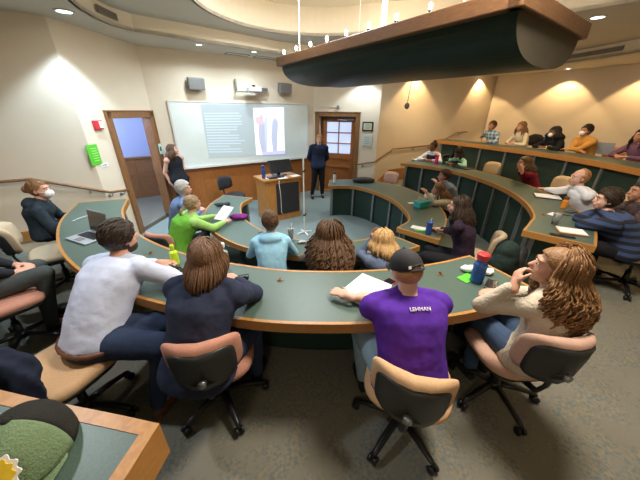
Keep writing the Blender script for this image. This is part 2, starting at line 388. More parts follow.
casing('trim_3', WL, dL, nL, .50, 1.755, 2.27)
casing('trim_4', WCN, dR, nR, .07, 1.36, 2.28, w=.11, deep=.3)
# right door: glazed upper half with six panes, set back in a deep frame
def rq(s, t, z): p = WCN + dR * s + nR * t; return V((p.x, p.y, z))
Rd = Matrix((dR, nR, V((0, 0, 1)))).transposed()
ds0, ds1 = .21, 1.22; T = .22
mb = MB()
for s0, s1, z0, z1 in [(ds0, ds0 + .13, 0, 2.14), (ds1 - .13, ds1, 0, 2.14), (ds0, ds1, 2.03, 2.14), (ds0, ds1, 0, .22), (ds0, ds1, .98, 1.14), (ds0, ds1, .72, .78)]:
    mb.box(rq((s0 + s1) / 2, T, (z0 + z1) / 2), (s1 - s0, .05, z1 - z0), Rd)
gs0, gs1, gz0, gz1 = ds0 + .13, ds1 - .13, 1.14, 2.03
mb.box(rq((gs0 + gs1) / 2, T, (gz0 + gz1) / 2), (.03, .045, gz1 - gz0), Rd)
for k in (1, 2): mb.box(rq((gs0 + gs1) / 2, T, gz0 + (gz1 - gz0) * k / 3), (gs1 - gs0, .045, .03), Rd)
mb.box(rq((gs0 + gs1) / 2, T + .012, .6), (gs1 - gs0, .02, .8), Rd)
door2 = struct(mb.build('door_2', M['oakmid'], bev=.006))
for i in range(2):
    for k in range(3):
        sw = (gs1 - gs0) / 2; zh = (gz1 - gz0) / 3
        MB().box(rq(gs0 + sw * (i + .5), T + .01, gz0 + zh * (k + .5)), (sw - .02, .008, zh - .02), Rd).build('pane', M['glass'], door2)
MB().box(rq(1.02, T - .06, 2.1), (.34, .07, .06), Rd).cap(rq(.95, T - .09, 2.06), rq(.7, T - .14, 2.1), .012, .012).build('door_closer', M['metal'], door2, bev=.008)
MB().box(rq(.27, T - .03, 1.02), (.045, .015, .16), Rd).cap(rq(.27, T - .03, 1.02), rq(.27, T - .07, 1.02), .02, .024).build('door_handle', M['metal'], door2, smooth=True)
struct(MB().box(rq(.71, .32, 1.2), (1.5, .04, 2.5), Rd).build('wall_vestibule', M['blueroom']))
struct(MB().box(rq(.71, .1, .012), (1.1, .26, .024), Rd).build('trim_5', M['oak']))
# wainscot under the whiteboard
dB = (WCN - WBL).normalized(); nB = V((-dB.y, dB.x, 0)); RB = Matrix((dB, nB, V((0, 0, 1)))).transposed(); LB = (WCN - WBL).length
def bq(s, t, z): p = WBL + dB * s + nB * t; return V((p.x, p.y, z))
mb = MB(); mb.box(bq(LB / 2, -.012, .5), (LB - .05, .024, 1.0), RB); mb.box(bq(LB / 2, -.02, .06), (LB - .05, .04, .12), RB); mb.box(bq(LB / 2, -.02, .985), (LB - .05, .045, .05), RB)
k = .2
while k < LB - .1: mb.box(bq(k, -.026, .53), (.012, .006, .84), RB); k += .31
struct(mb.build('trim_6', M['oakmid'], bev=.004))
# baseboards: along the right side wall (platform level), its stair slope, and the left side wall
dR3 = (R3 - WR).normalized(); nR3 = V((-dR3.y, dR3.x, 0)); dL3 = (WL - L3).normalized()
def sidebase(name, a, d, n, pts, h=.17):
    mb = MB(); rs = []
    for s, z in pts:
        p = a + d * s
        rs.append([V((p.x, p.y, z)), V((p.x, p.y, z)) + n * .03, V((p.x, p.y, z + h)) + n * .03, V((p.x, p.y, z + h))])
    mb.rings(rs); return struct(mb.build(name, M['oak']))
nin = V((dR3.y, -dR3.x, 0))
sidebase('baseboard_right', WR, dR3, nin, [(.0, .0), (.55, F2), (2.9, F2)], h=.36)
sidebase('baseboard_right', WR, dR3, nin, [(3.4, F3), (4.9, F3)])
nin2 = V((dL3.y, -dL3.x, 0))
sidebase('baseboard_left', WL, -dL3, nin2, [(.0, .1), (.35, F2), (2.6, F2)])

# ------------------------------------------------------------------ horseshoe desks
def cr(P, n=60):
    "Catmull-Rom through control points, resampled evenly"
    P = [V((p[0], p[1], 0)) for p in P]; Q = [P[0] * 2 - P[1]] + P + [P[-1] * 2 - P[-2]]; out = []
    for i in range(1, len(Q) - 2):
        for k in range(12):
            t = k / 12; a, b, c, d = Q[i - 1], Q[i], Q[i + 1], Q[i + 2]
            out.append(.5 * ((2 * b) + (c - a) * t + (2 * a - 5 * b + 4 * c - d) * t * t + (3 * b - a - 3 * c + d) * t ** 3))
    out.append(P[-1])
    L = [0]
    for i in range(1, len(out)): L.append(L[-1] + (out[i] - out[i - 1]).length)
    res = []; j = 0
    for k in range(n + 1):
        s = L[-1] * k / n
        while j < len(L) - 2 and L[j + 1] < s: j += 1
        f = (s - L[j]) / max(L[j + 1] - L[j], 1e-9); res.append(out[j].lerp(out[j + 1], min(f, 1)))
    return res, L[-1]
def desk(label, inn, out, z, zf, zs, post=.55, band=.07, rim=.024, group=None, p0=.03):
    A, la = cr(inn); B, lb = cr(out)
    t = thing('curved_desk', label, 'desk', (A[30].x, A[30].y, zf), 0, group)
    inv = V((A[30].x, A[30].y, zf))
    def fix(o): o.location = -inv; o.parent = t; return o
    fix(MB().strip(A, B, z - .03, z).build('tabletop', M['lam']))
    loop = A + B[::-1]
    n = len(loop); offs = []
    cen = None
    for i in range(n):
        a, b, c = loop[i - 1], loop[i], loop[(i + 1) % n]
        d1 = (b - a); d2 = (c - b)
        d1 = d1.normalized() if d1.length > 1e-6 else d2.normalized(); d2 = d2.normalized() if d2.length > 1e-6 else d1
        n1 = V((d1.y, -d1.x, 0)); n2 = V((d2.y, -d2.x, 0)); m = n1 + n2
        if m.length < 1e-3: m = n1
        m.normalize(); k = 1 / max(m.dot(n1), .5); offs.append(m * k)
    area = sum(loop[i - 1].x * loop[i].y - loop[i].x * loop[i - 1].y for i in range(n))
    sg = 1 if area > 0 else -1
    outl = [p + o * sg * rim for p, o in zip(loop, offs)]
    rs = [[V((a.x, a.y, z - band)), V((b.x, b.y, z - band)), V((b.x, b.y, z + .002)), V((a.x, a.y, z + .002))] for a, b in zip(loop, outl)]
    fix(MB().rings(rs, closed=True).build('edge_band', M['oak']))
    def inset(d):
        r = []
        for i, (a, b) in enumerate(zip(A, B)): r.append(a + (b - a).normalized() * d)
        return r
    I1, I2 = inset(.07), inset(.09)
    fix(MB().strip(I1[1:-1], I2[1:-1], zs, z - .03).build('front_panel', M['panel']))
    for e, (ia, ib) in (((0, (1, 1))), (-1, (-2, -2))):
        a, b = A[ia], B[ib]; d = (b - a); u = d.normalized(); nn = V((u.y, -u.x, 0))
        p, q = a + u * .08, b - u * .12
        fix(MB().slab([(p + nn * .012)[:2], (q + nn * .012)[:2], (q - nn * .012)[:2], (p - nn * .012)[:2]], zf, z - .03).build('end_panel', M['panel']))
        if ia == 1 or 1: fix(MB().slab([(p + nn * .03 - u * .03)[:2], (p + nn * .03 + u * .02)[:2], (p - nn * .03 + u * .02)[:2], (p - nn * .03 - u * .03)[:2]], zs, z - .03).build('post', M['alu']))
    k = max(1, round(la / post))
    for i in range(1, k):
        s = i / k * 60; j = int(s); f = s - j; j = min(j, 59)
        a = A[j].lerp(A[j + 1], f); b = B[j].lerp(B[j + 1], f); u = (b - a).normalized(); v = V((u.y, -u.x, 0))
        c = a + u * .065; h = .024
        fix(MB().slab([(c - u * .035 - v * h)[:2], (c - u * .035 + v * h)[:2], (c + u * .02 + v * h)[:2], (c + u * .02 - v * h)[:2]], zs, z - .03).build('post', M['alu']))
    return t
D1, D2, D3 = .75, 1.12, 1.53
DG = 'green topped curved desks with oak edges'
desk('innermost green-topped curved desk on the left, with the grey-haired and lime-jacketed listeners', [(-1.36, 5.15), (-1.46, 4.77), (-1.30, 4.19), (-1.05, 3.78), (-.7, 3.44), (-.13, 3.2), (.33, 3.2), (.72, 3.33), (.95, 3.48)],
     [(-1.94, 5.31), (-1.99, 4.7), (-1.85, 4.1), (-1.48, 3.5), (-.91, 3.04), (-.14, 2.82), (.43, 2.83), (.93, 2.95), (1.25, 3.12)], D1, F1, F1)
desk('innermost curved desk on the right with dark green front panels, ending by the glazed door', [(.2, 6.17), (.52, 6.24), (.86, 6.13), (1.21, 5.69), (1.44, 5.12), (1.5, 4.5), (1.43, 4.04), (1.17, 3.72)],
     [(.24, 6.74), (.7, 6.84), (1.34, 6.66), (1.85, 6.2), (2.13, 5.42), (2.16, 4.72), (2.0, 4.06), (1.6, 3.33)], D1, F1, F1)
R = lambda r, aa: [pol(r, a)[:2] for a in aa]
desk('widest curved desk across the foreground with a laptop at its left end', R(3.10, [-158, -145, -130, -115, -100, -90, -80, -72, -65]) , R(3.67, [-158, -145, -130, -115, -100, -90, -80, -72, -65]), D2, F2, 0, post=.62)
desk('raised curved desk on the right, tall green panels, under the maroon sweater elbows', [pol(3.0, 47)[:2], pol(3.1, 38)[:2]] + R(3.19, [28, 18, 8, -2, -12, -22, -32]) + [pol(3.15, -38)[:2], pol(3.13, -44)[:2]], R(3.72, [46, 38, 28, 18, 8, -2, -12, -22, -32]) + [pol(3.71, -37)[:2], pol(3.69, -43.5)[:2]], D2, F2, 0, post=.52)
desk('topmost curved desk along the right-hand back row under the masked listeners', [pol(5.35, 48)[:2], pol(5.2, 40)[:2]] + R(5.0, [28, 16, 4, -8, -20, -32]), [pol(5.95, 48)[:2], pol(5.8, 40)[:2]] + R(5.6, [28, 16, 4, -8, -20, -32]), D3, F3, F2, post=.72, band=.095)
desk('corner of a raised green-topped desk at the bottom left, carrying the green and black cap', R(4.58, [-150, -138, -126, -114, -105, -96.5]), R(5.2, [-150, -138, -126, -114, -105, -96.5]), D3, F3, F2, post=.72, band=.13, rim=.035)

# ------------------------------------------------------------------ chairs
_cache = {}
def cobj(key, name, mk, mt, parent, smooth=True, bev=0, sub=0):
    if key not in _cache:
        o = mk().build(name, mt, None, smooth); _cache[key] = o.data; me = o.data; bpy.data.objects.remove(o)
    o = bpy.data.objects.new(name, _cache[key]); COL.objects.link(o); o.parent = parent
    if bev: b = o.modifiers.new('b', 'BEVEL'); b.width = bev; b.segments = 2
    return o
M['chairshell'] = mat('charcoal plastic shell', (.022, .024, .023), .45, noise=(60, (.026, .028, .027)), bump=(250, .1))
def superring(c, rx, ry, z, n=28, e=3.2, f=None):
    r = []
    for j in range(n):
        a = 2 * PI * j / n; ca, sa = math.cos(a), math.sin(a)
        x = rx * math.copysign(abs(ca) ** (2 / e), ca); y = ry * math.copysign(abs(sa) ** (2 / e), sa)
        p = V((c[0] + x, c[1] + y, z)); r.append(f(p) if f else p)
    return r
def seat_f(p): p = p.copy(); p.z += .05 * (p.x / .25) ** 2 * .4 - .03 * max(0, (p.y) / .24) ** 2; return p
def seat_mb():
    m = MB(); m.rings([superring((0, 0), .15, .15, .415, f=seat_f), superring((0, 0), .235, .225, .42, f=seat_f), superring((0, 0), .25, .24, .445, f=seat_f), superring((0, 0), .245, .235, .475, f=seat_f), superring((0, 0), .21, .20, .495, f=seat_f), superring((0, 0), .08, .08, .49, f=seat_f)]); return m
def shell_mb(): return MB().rings([superring((0, 0), .1, .1, .375, f=seat_f), superring((0, 0), .22, .21, .39, f=seat_f), superring((0, 0), .243, .233, .43, f=seat_f), superring((0, 0), .1, .1, .432, f=seat_f)])
def back_mb(t0, t1, k, dh=0):
    "curved back pad: thickness between t0 (front) and t1 (rear), scale k"
    def f(p):    # p.x across, p.y height, p.z thickness
        x, h, t = p; h += dh
        bend = 1.9 * x * x
        yy = -.285 + bend - t - .12 * h
        return V((x * (1 - t * 2.2), yy, .73 + h))
    m = MB(); W, H = .222 * k, .15 * k
    rs = []
    for t, q in ((t0, .55), (t0 + (t1 - t0) * .12, .93), (t0 + (t1 - t0) * .5, 1), (t0 + (t1 - t0) * .88, .93), (t1, .6)):
        rs.append(superring((0, 0), W * q if q < 1 else W, H * q if q < 1 else H, t, e=4.2, f=f))
    m.rings(rs); return m
def star_mb(): return MB().lathe([(.03, .07), (.045, .08), (.045, .13), (.025, .14)])
def leg_mb(a):
    d = V((math.cos(a), math.sin(a), 0)); return MB().tube([d * .03 + V((0, 0, .115)), d * .16 + V((0, 0, .10)), d * .27 + V((0, 0, .075)), d * .3 + V((0, 0, .068))], [.026, .024, .019, .012], 8, flat=.75)
def caster_mb(a):
    d = V((math.cos(a), math.sin(a), 0)); e = V((-d.y, d.x, 0)); m = MB(); c = d * .295 + V((0, 0, .028))
    for s in (-1, 1): m.tube([c + e * s * .007, c + e * s * .012, c + e * s * .026, c + e * s * .028], [.02, .028, .028, .018], 14)
    m.cap(d * .29 + V((0, 0, .03)), d * .29 + V((0, 0, .07)), .012, .010); return m
def chair(kind, label, x, y, F, face, rot=0, group='five-star swivel chairs at the desks', seatrise=0):
    "face: degrees direction the sitter looks (0=+x)"
    t = thing('swivel_chair', label, 'chair', (x, y, F), math.radians(face - 90), group)
    mm = M[kind] if kind in M else kind
    cobj('seat' + kind, 'seat', seat_mb, mm, t); cobj('shell', 'seat_shell', shell_mb, M['black'], t)
    cobj('back' + kind, 'backrest', lambda: back_mb(0, .085, 1.0), mm, t)
    b = cobj('bshell', 'back_shell', lambda: back_mb(.06, .10, .94, -.022), M['chairshell'], t)
    k = cobj('knob', 'knob', lambda: MB().lathe([(.004, 0), (.022, .0), (.022, .025), (.004, .03)], (0, -.375, .66), 14, R=Matrix.Rotation(PI / 2, 3, 'X')), M['metal'], b)
    cobj('brk', 'back_bracket', lambda: MB().tube([(0, -.0, .385), (0, -.2, .385), (0, -.28, .41), (0, -.315, .50), (0, -.325, .62)], [.03, .026, .022, .02, .02], 8, flat=.6), M['black'], t)
    cobj('post', 'gas_post', lambda: MB().lathe([(.018, .1), (.026, .12), (.026, .25), (.016, .25), (.016, .36), (.05, .365), (.06, .39)]), M['black'], t)
    cobj('hub', 'hub', star_mb, M['black'], t)
    for i in range(5):
        a = math.radians(18 + 72 * i + rot)
        l = cobj('leg%d_%d' % (i, rot), 'leg', lambda: leg_mb(a), M['black'], t); cobj('cas%d_%d' % (i, rot), 'caster', lambda: caster_mb(a), M['black'], l)
    return t

# ------------------------------------------------------------------ people
def ik(S0, W, l1, l2, pole):
    d = W - S0; D = d.length
    if D > (l1 + l2) * .995: W = S0 + d.normalized() * (l1 + l2) * .995; d = W - S0; D = d.length
    if D < .08: D = .08
    a = (l1 * l1 - l2 * l2 + D * D) / (2 * D); h = math.sqrt(max(l1 * l1 - a * a, 0)); u = d.normalized()
    p = pole - u * pole.dot(u); p = p.normalized() if p.length > 1e-5 else V((0, 0, -1))
    return S0 + u * a + p * h, W
def hand(mb, wr, d, n, side, curl=.35, r=1.0, spread=1.0):
    "side +1 right hand; n = back-of-hand normal"
    d = d.normalized(); n = (n - d * n.dot(d)).normalized(); lat = d.cross(n) * side   # towards little finger for right hand
    pc = wr + d * .045
    Rm = Matrix((lat, d, n)).transposed()
    mb.ell(pc, (.040 * r, .052 * r, .017 * r), Rm); mb.cap(wr - d * .03, wr + d * .02, .026 * r, .026 * r)
    for i, (o, L) in enumerate(((-.031, .066), (-.010, .076), (.011, .070), (.031, .054))):
        p = wr + d * (.085 - abs(i - 1.3) * .005) + lat * o * r; q = d + lat * (i - 1.5) * .07 * spread; q.normalize(); c = 0
        for seg, w_ in ((.45, 1), (.32, .9), (.25, .8)):
            c += curl; e = (q * math.cos(c) - n * math.sin(c)); p2 = p + e * L * seg
            mb.cap(p, p2, .0088 * w_ * r, .0083 * w_ * r, 8); p = p2
    p = wr + d * .025 - lat * .03; e = (d * .75 - lat * .75 - n * .25).normalized()
    for seg in (.035, .028):
        p2 = p + e * seg; mb.cap(p, p2, .0115 * r, .010 * r, 8); p = p2; e = (e * .8 + d * .4 - n * curl * .6).normalized()
def torso_rings(Hc, N, rx, off=0, bulk=1, female=False, z0=-.09, upto=7, spine_up=None, kyph=.04, twist=0, belly=0):
    fwdv = V((0, 1, 0)); up = (N - Hc).normalized(); back = (up.cross(V((1, 0, 0)))).normalized()
    if back.y > 0: back = -back
    prof = [(-.18, .155, .115), (-.10, .178, .135), (0, .172, .128), (.22, .150, .108), (.45, .150, .108), (.68, .172, .115), (.84, .178, .104), (.94, .135, .082), (1.0, .075, .065)]
    if female: prof = [(-.18, .16, .115), (-.10, .182, .135), (0, .172, .125), (.22, .138, .10), (.45, .134, .10), (.68, .155, .118), (.84, .158, .098), (.94, .118, .076), (1.0, .065, .058)]
    out = []
    for i, (t, wx, wy) in enumerate(prof):
        if t * .5 < z0: continue
        c = Hc.lerp(N, t) if t >= 0 else Hc + V((0, 0, t * .5)) * 1.0
        if t > 0: c = c + back * kyph * math.sin(PI * min(t, 1))
        tw = twist * max(0, min(1, t)); ax = V((math.cos(tw), math.sin(tw), 0)); ax = (ax - up * ax.dot(up) * (1 if t > 0 else 0)).normalized()
        fy = ax.cross(up if t > 0 else V((0, 0, 1))); fy = -fy if fy.y < 0 and abs(twist) < 1.2 else fy
        by = wy * bulk + off + (belly * math.sin(PI * min(1, max(0, (t + .1) / .9))) if belly else 0); bx = wx * bulk + off * 1.0
        c2 = c + fy * (belly * .5 * math.sin(PI * min(1, max(0, t))) if belly else 0)
        out.append([c2 + ax * bx * math.cos(q) + fy * by * math.sin(q) for q in [2 * PI * j / 20 for j in range(20)]])
    return out, ax
def person(label, px=None, py=None, F=0, pelvis=None, head=None, hh=1.12, face=None, look=None, lean=.26, stand=False, skin='light',
           top=None, topname='shirt', sleeve=.93, bottom='blacktrs', shoe='shoeb', hair=('short', 'brown'), female=False, bulk=1.0,
           rh=None, lh=None, rcurl=.28, lcurl=.28, rpole=None, lpole=None, pitch=0, tilt=0, vox=.012, mask=False, hood=False, collar=None, knees=None,
           group=None, facial=True, hs=1.0, extra=None, feet=None, disp=.014, twist=0, belly=0, rn=None, ln=None, rd=None, ld=None, headoff=None, long_top=False, beard=False, nolegs=False, vest=None, belt=False):
    """head: world (x,y); pelvis: world (x,y); face: heading in degrees (world); look: heading of the head."""
    if head is None: g = G(px, py, F + hh); head = (g.x, g.y)
    if face is None: face = math.degrees(math.atan2(CY - head[1] + .6, CX - head[0] - .6))
    fd = V((math.cos(math.radians(face)), math.sin(math.radians(face)), 0)); rt = V((fd.y, -fd.x, 0))
    if pelvis is None: pelvis = (head[0] - fd.x * (lean + .05), head[1] - fd.y * (lean + .05))
    yaw = math.radians(face - 90)
    t = thing('person', label, 'person', (pelvis[0], pelvis[1], F), yaw, group)
    def loc(p, z=None):
        q = V((p[0] - pelvis[0], p[1] - pelvis[1], 0)); return V((q.dot(rt), q.dot(fd), (p[2] if z is None else z) - F))
    hz = .93 * hs if stand else .565
    Hc = V((0, 0, hz)); Hd = loc((head[0], head[1], F + hh)); 
    # head frame
    ly = (math.radians(look - face) if look is not None else 0)
    HR_ = Matrix.Rotation(ly, 3, 'Z') @ Matrix.Rotation(math.radians(tilt), 3, 'Y') @ Matrix.Rotation(math.radians(pitch), 3, 'X')
    N = Hd + V((0, -.045, -.145 * hs)) * 1.0
    d = N - Hc; maxL = .53 * hs
    if d.length > maxL + .06: Hc = N - d.normalized() * (maxL + .06)
    up = (N - Hc).normalized()
    tr, ax = torso_rings(Hc, N, 0, 0, bulk * .96 * hs, female, twist=twist, belly=belly)
    body = MB(); body.rings(tr)
    sw = (.175 if not female else .155) * bulk * hs
    Sh = {s: N + ax * s * sw - up * .065 for s in (1, -1)}
    l1, l2 = (.29 * hs, .25 * hs) if stand else (.25, .225)
    arms = {}
    for s, tg, pole, curl, nn, dd in ((1, rh, rpole, rcurl, rn, rd), (-1, lh, lpole, lcurl, ln, ld)):
        if tg is None: W = V((s * .09, max(N.y + .22, .36), .785))
        elif isinstance(tg, tuple) and tg[0] == 'l': W = V(tg[1:])
        else: W = loc(tg)
        pl = V(pole) if pole else V((s * .6, -.25, -.8))
        if not stand and W.z > .74: W.z = max(W.z, .805)
        E_, W2 = ik(Sh[s], W, l1, l2, pl)
        if not stand and W.z > .74:      # forearms rest on the desktop rather than sink through it
            axw = (W2 - Sh[s]).normalized(); best = None
            for k in range(-30, 31):
                e2, w2 = ik(Sh[s], W, l1, l2, Matrix.Rotation(math.radians(k * 5), 3, axw) @ pl)
                pen = max(0, .785 - e2.z) * 30 + max(0, e2.z - .84) * 30 + abs(k) * .012 + max(0, abs(e2.x) - .30) * 5 + max(0, -e2.x * s - .02) * 10 + max(0, .11 - Hc.lerp(N, min(1, max(0, (e2.z - Hc.z) / max(N.z - Hc.z, .1)))).xy.__sub__(e2.xy).length) * 8
                if best is None or pen < best[0]: best = (pen, e2)
            E_ = best[1]
        W = W2; arms[s] = (Sh[s], E_, W)
        ra = .042 * bulk
        body.cap(N + up * .015, Sh[s].lerp(N, .15) + up * .03, .045, .035 * bulk); body.ell(Sh[s], (.055 * bulk, .055 * bulk, .055 * bulk)); body.cap(Sh[s], E_, ra, .034 * bulk); body.cap(E_, W, .034 * bulk, .023)
        fa = (W - E_).normalized(); fl = V((fa.x, fa.y, max(fa.z, 0) if W.z < .83 and not stand else fa.z)); dv = V(dd) if dd else (fl + V((-s * .35, .25, 0))).normalized()
        nv = V(nn) if nn else V((0, 0, 1)) + fa * -.01 + V((s * .3, 0, 0))
        hand(body, W, dv, nv, s, curl)
    # neck and head
    body.cap(N - up * .04, Hd + HR_ @ V((0, -.02, -.06)), .056 * bulk ** .5, .052)
    h = MB()
    def hp(x, y, z): return Hd + (HR_ @ V((x, y, z))) * hs
    def he(c, r): body.ell(hp(*c), tuple(q * hs for q in r), HR_, 16, 12)
    he((0, -.012, .03), (.075, .095, .085)); he((0, .028, -.02), (.061, .064, .086)); he((0, .054, -.083), (.033, .03, .026))
    body.cap(hp(0, .088, .012), hp(0, .107, -.022), .009, .014); body.cap(hp(-.036, .078, .032), hp(.036, .078, .032), .012, .012)
    for s in (-1, 1): he((s * .076, -.006, -.006), (.012, .02, .032)); he((s * .035, .06, -.03), (.022, .022, .022))
    body.cap(hp(-.016, .092, -.055), hp(.016, .092, -.055), .008, .008)
    # legs
    if stand: kn = {s: V((s * .09, .03, .50 * hs)) for s in (1, -1)}; an = {s: V((s * .11, -.01, .08)) for s in (1, -1)}
    else: kn = {s: V((s * .13, .42, .56)) for s in (1, -1)}; an = {s: V((s * .13, .36, .09)) for s in (1, -1)}
    if knees: kn = {1: V(knees[0]), -1: V(knees[1])}
    if feet: an = {1: V(feet[0]), -1: V(feet[1])}
    bot = MB()
    for s in (1, -1):
        hj = Hc + V((s * .088, 0, -.02))
        body.cap(hj, kn[s], .07, .048); body.cap(kn[s], an[s], .046, .032); body.cap(an[s], an[s] + V((0, .12, -.05)), .03, .025)
        bot.cap(hj, kn[s], .095 * bulk, .072 * bulk, 16); bot.cap(kn[s], an[s] + V((0, 0, .03)), .068 * bulk, .052, 16)
    hips, _ = torso_rings(Hc, N, 0, .012, bulk, female, belly=0); bot.rings(hips[:4])
    body.blob('body', SK[skin], t, vox=min(vox, .0095), sm=2)
    bot.blob('trousers', M[bottom], t, vox=max(vox, .012), sm=4, disp=disp * .7)
    if not nolegs:
        for s in (1, -1):
            a = an[s]; sh = MB(); sh.ell(a + V((0, .07, -.045)), (.045, .135, .04)); sh.ell(a + V((0, 0, -.01)), (.043, .055, .055)); sh.box(a + V((0, .06, -.078)), (.075, .25, .015))
            sh.blob('shoe', M[shoe], t, vox=.012, sm=2)
    # top garment
    g = MB(); tr, _ = torso_rings(Hc, N, 0, .017, bulk * 1.0 * hs, female, twist=twist, belly=belly, z0=(-.1 if not belt else -.01) if not long_top else -.3); g.rings(tr)
    for s in (1, -1):
        a, e, w_ = arms[s]; L1 = (e - a).length; L2 = (w_ - e).length; tot = (L1 + L2) * sleeve
        if sleeve > .05:
            g.ell(a, (.066 * bulk,) * 3); g.cap(N + up * .005, a.lerp(N, .15) + up * .028, .055, .048 * bulk)
            if tot <= L1: g.cap(a, a.lerp(e, tot / L1 - .08), .066 * bulk, .062 * bulk, 16)
            else:
                g.cap(a, e, .060 * bulk, .049 * bulk, 16); k = (tot - L1) / L2; g.cap(e, e.lerp(w_, k), .049 * bulk, .036 * bulk ** .5, 16)
    if collar != 'none': g.cap(N - up * .03, N + up * .02, .068, .062)
    if hood: g.ell(N - V((0, .095, -.005)), (.125, .07, .065)); g.ell(N - V((0, .05, .01)), (.13, .10, .05)); g.ell(N - V((0, .12, .07)), (.09, .05, .07))
    g.blob(topname, top if not isinstance(top, str) else M[top], t, vox=max(vox, .012), sm=4, disp=disp)
    if vest:
        vg = MB(); tr2, _ = torso_rings(Hc, N, 0, .03, bulk * 1.03 * hs, female, twist=twist, belly=belly, z0=-.1); vg.rings(tr2[:-1])
        vg.blob('vest', vest, t, vox=.013, sm=3, disp=disp)
    if belt:
        rg = hips[2]; c_ = sum(rg, V((0, 0, 0))) / len(rg); MB().tube([c_ + (p - c_) * 1.02 for p in rg], .016, 6, closed=True).build('belt', M['shoe'], t, smooth=True)
    # ---- hair
    style, hc = hair[0], HR[hair[1]]; rnd = random.Random(len(label) * 7 + int(head[0] * 1000))
    def capfun(x, y, z):
        "signed: >0 hair"
        hl = .062 if style != 'bald' else .2
        f = 1.0
        if y > .02:
            lim = hl - max(0, (abs(x) - .045)) * 1.6 - (0 if style in ('short', 'bald', 'shortm') else .0)
            if z < lim: f = -1
        elif z < -.01 and abs(x) > .055 and style in ('short', 'bald', 'shortm') and y > -.03: f = -1
        if style == 'cap' and (z > .01 or y > .02): f = -1
        if z < -.065: f = -1 if style in ('short', 'bald', 'shortm', 'bun', 'cap') else f
        if style == 'bald' and z > .05 and y > -.01: f = -1
        return f
    mb = MB(); n, m_ = 40, 26; rs = []; th_ = {'short': .010, 'shortm': .016, 'bald': .007, 'bun': .004, 'pony': .005, 'cap': .006}.get(style, .014) * hs
    for i in range(m_ + 1):
        th = PI * max(.001, min(.999, i / m_)); ring = []
        for j in range(n):
            a = 2 * PI * j / n; q = V((.077 * math.sin(th) * math.cos(a), .097 * math.sin(th) * math.sin(a), .087 * math.cos(th)))
            if q.z < 0 and q.y < .03: q.z *= 1.25
            nrm = q.normalized(); c = q + V((0, -.012, .03))
            if capfun(*c) > 0: c = c + nrm * (th_ + rnd.uniform(-.0022, .0022) + (.012 * max(0, q.z / .087) ** 2 if style in ('short', 'shortm') else 0) + (.01 * max(0, -q.y / .097) if style not in ('bald',) else 0))
            else: c = c - nrm * .016
            ring.append(hp(*c))
        rs.append(ring)
    mb.rings(rs)
    hobj = mb.build('hair', hc, t, smooth=True)
    if style in ('long', 'curly', 'wavy', 'pony', 'bun', 'bob'):
        o = hair[2] if len(hair) > 2 else {}
        L = o.get('len', .35); ns = o.get('n', 110); wav = o.get('wave', .006); rad = o.get('rad', .008); amin = o.get('amin', 55); vol = o.get('vol', 1.0); freq = o.get('freq', 3)
        h2 = MB(); spd = (Hc - N).normalized()
        if style in ('long', 'curly', 'wavy', 'bob'):
            for k in range(ns):
                a = math.radians(rnd.uniform(amin, 360 - amin)); e0 = rnd.uniform(.15, 1.45); pts = []; rds = []
                ph = rnd.uniform(0, 6.28); lay = rnd.uniform(.0, .022) * vol; Lk = L * rnd.uniform(.8, 1.06) * (1 if abs(a - PI) < 1.5 else .85)
                for q in range(5):
                    e = e0 + (-.15 - e0) * q / 4
                    c = V((math.sin(a) * math.cos(e) * (.083 + lay), math.cos(a) * math.cos(e) * (.101 + lay) - .012, math.sin(e) * (.094 + lay) + .03)); pts.append(hp(*c)); rds.append(rad * (.6 + .1 * q))
                p1 = pts[-1]; bk = max(0, -math.cos(a)); dn = V((0, 0, -1)); dd_ = (dn * (1 - .75 * bk) + spd * .75 * bk).normalized()
                outw = HR_ @ V((math.sin(a), math.cos(a), 0)); outw.z = 0
                m2 = max(5, int(Lk / .035), int(Lk * freq / .3 * 5)) if wav > .004 else max(5, int(Lk / .035))
                for q in range(1, m2 + 1):
                    s_ = q / m2; w1 = wav * min(1, s_ * 2 + .25)
                    sidev = V((outw.y, -outw.x, 0))
                    pp = p1 + dd_ * Lk * s_ + outw * (.035 * math.sin(PI * min(s_ * .9, 1)) * vol + .02 * bk * s_) + sidev * w1 * math.sin(ph + freq * 6.28 * s_ * Lk / .3) + outw * w1 * math.cos(ph + freq * 6.28 * s_ * Lk / .3)
                    pts.append(pp); rds.append(rad * (1 if s_ < .75 else 1.15 - s_ * .75))
                h2.tube(pts, rds, 5)
        if style == 'pony':
            b0 = hp(0, -.105, .0 if not o.get('low') else -.03)
            tipd = spd * .8 + V((0, -.25, -.3)); tipd.normalize()
            for k in range(26):
                ph = rnd.uniform(0, 6.28); rr_ = rnd.uniform(0, .022); pts = [hp(rnd.uniform(-.05, .05), -.07, rnd.uniform(0, .09)), hp(0, -.10, .01)]
                for q in range(1, 8): s_ = q / 7; pts.append(b0 + tipd * L * s_ + V((math.cos(ph), 0, math.sin(ph))) * rr_ * math.sin(PI * s_ * .9) + V((0, -.03 * math.sin(PI * s_), 0)))
                h2.tube(pts, [rad * .6, rad * .8] + [rad * (1.1 - .5 * q / 7) for q in range(1, 8)], 5)
        if style == 'bun':
            c = hp(*o.get('pos', (0, -.115, .035))); h2.ell(c, (.042, .038, .04), None, 16, 10)
            for k in range(9): h2.tube([c + Matrix.Rotation(k * .7, 3, 'X') @ Matrix.Rotation(k * 1.3, 3, 'Z') @ V((.04 * math.cos(q), .04 * math.sin(q), .006 * math.sin(3 * q))) for q in [6.28 * z / 14 for z in range(14)]], .008, 5, closed=True)
        h2.build('hair_lengths', HR[o['tip']] if 'tip' in o else hc, t, smooth=True)
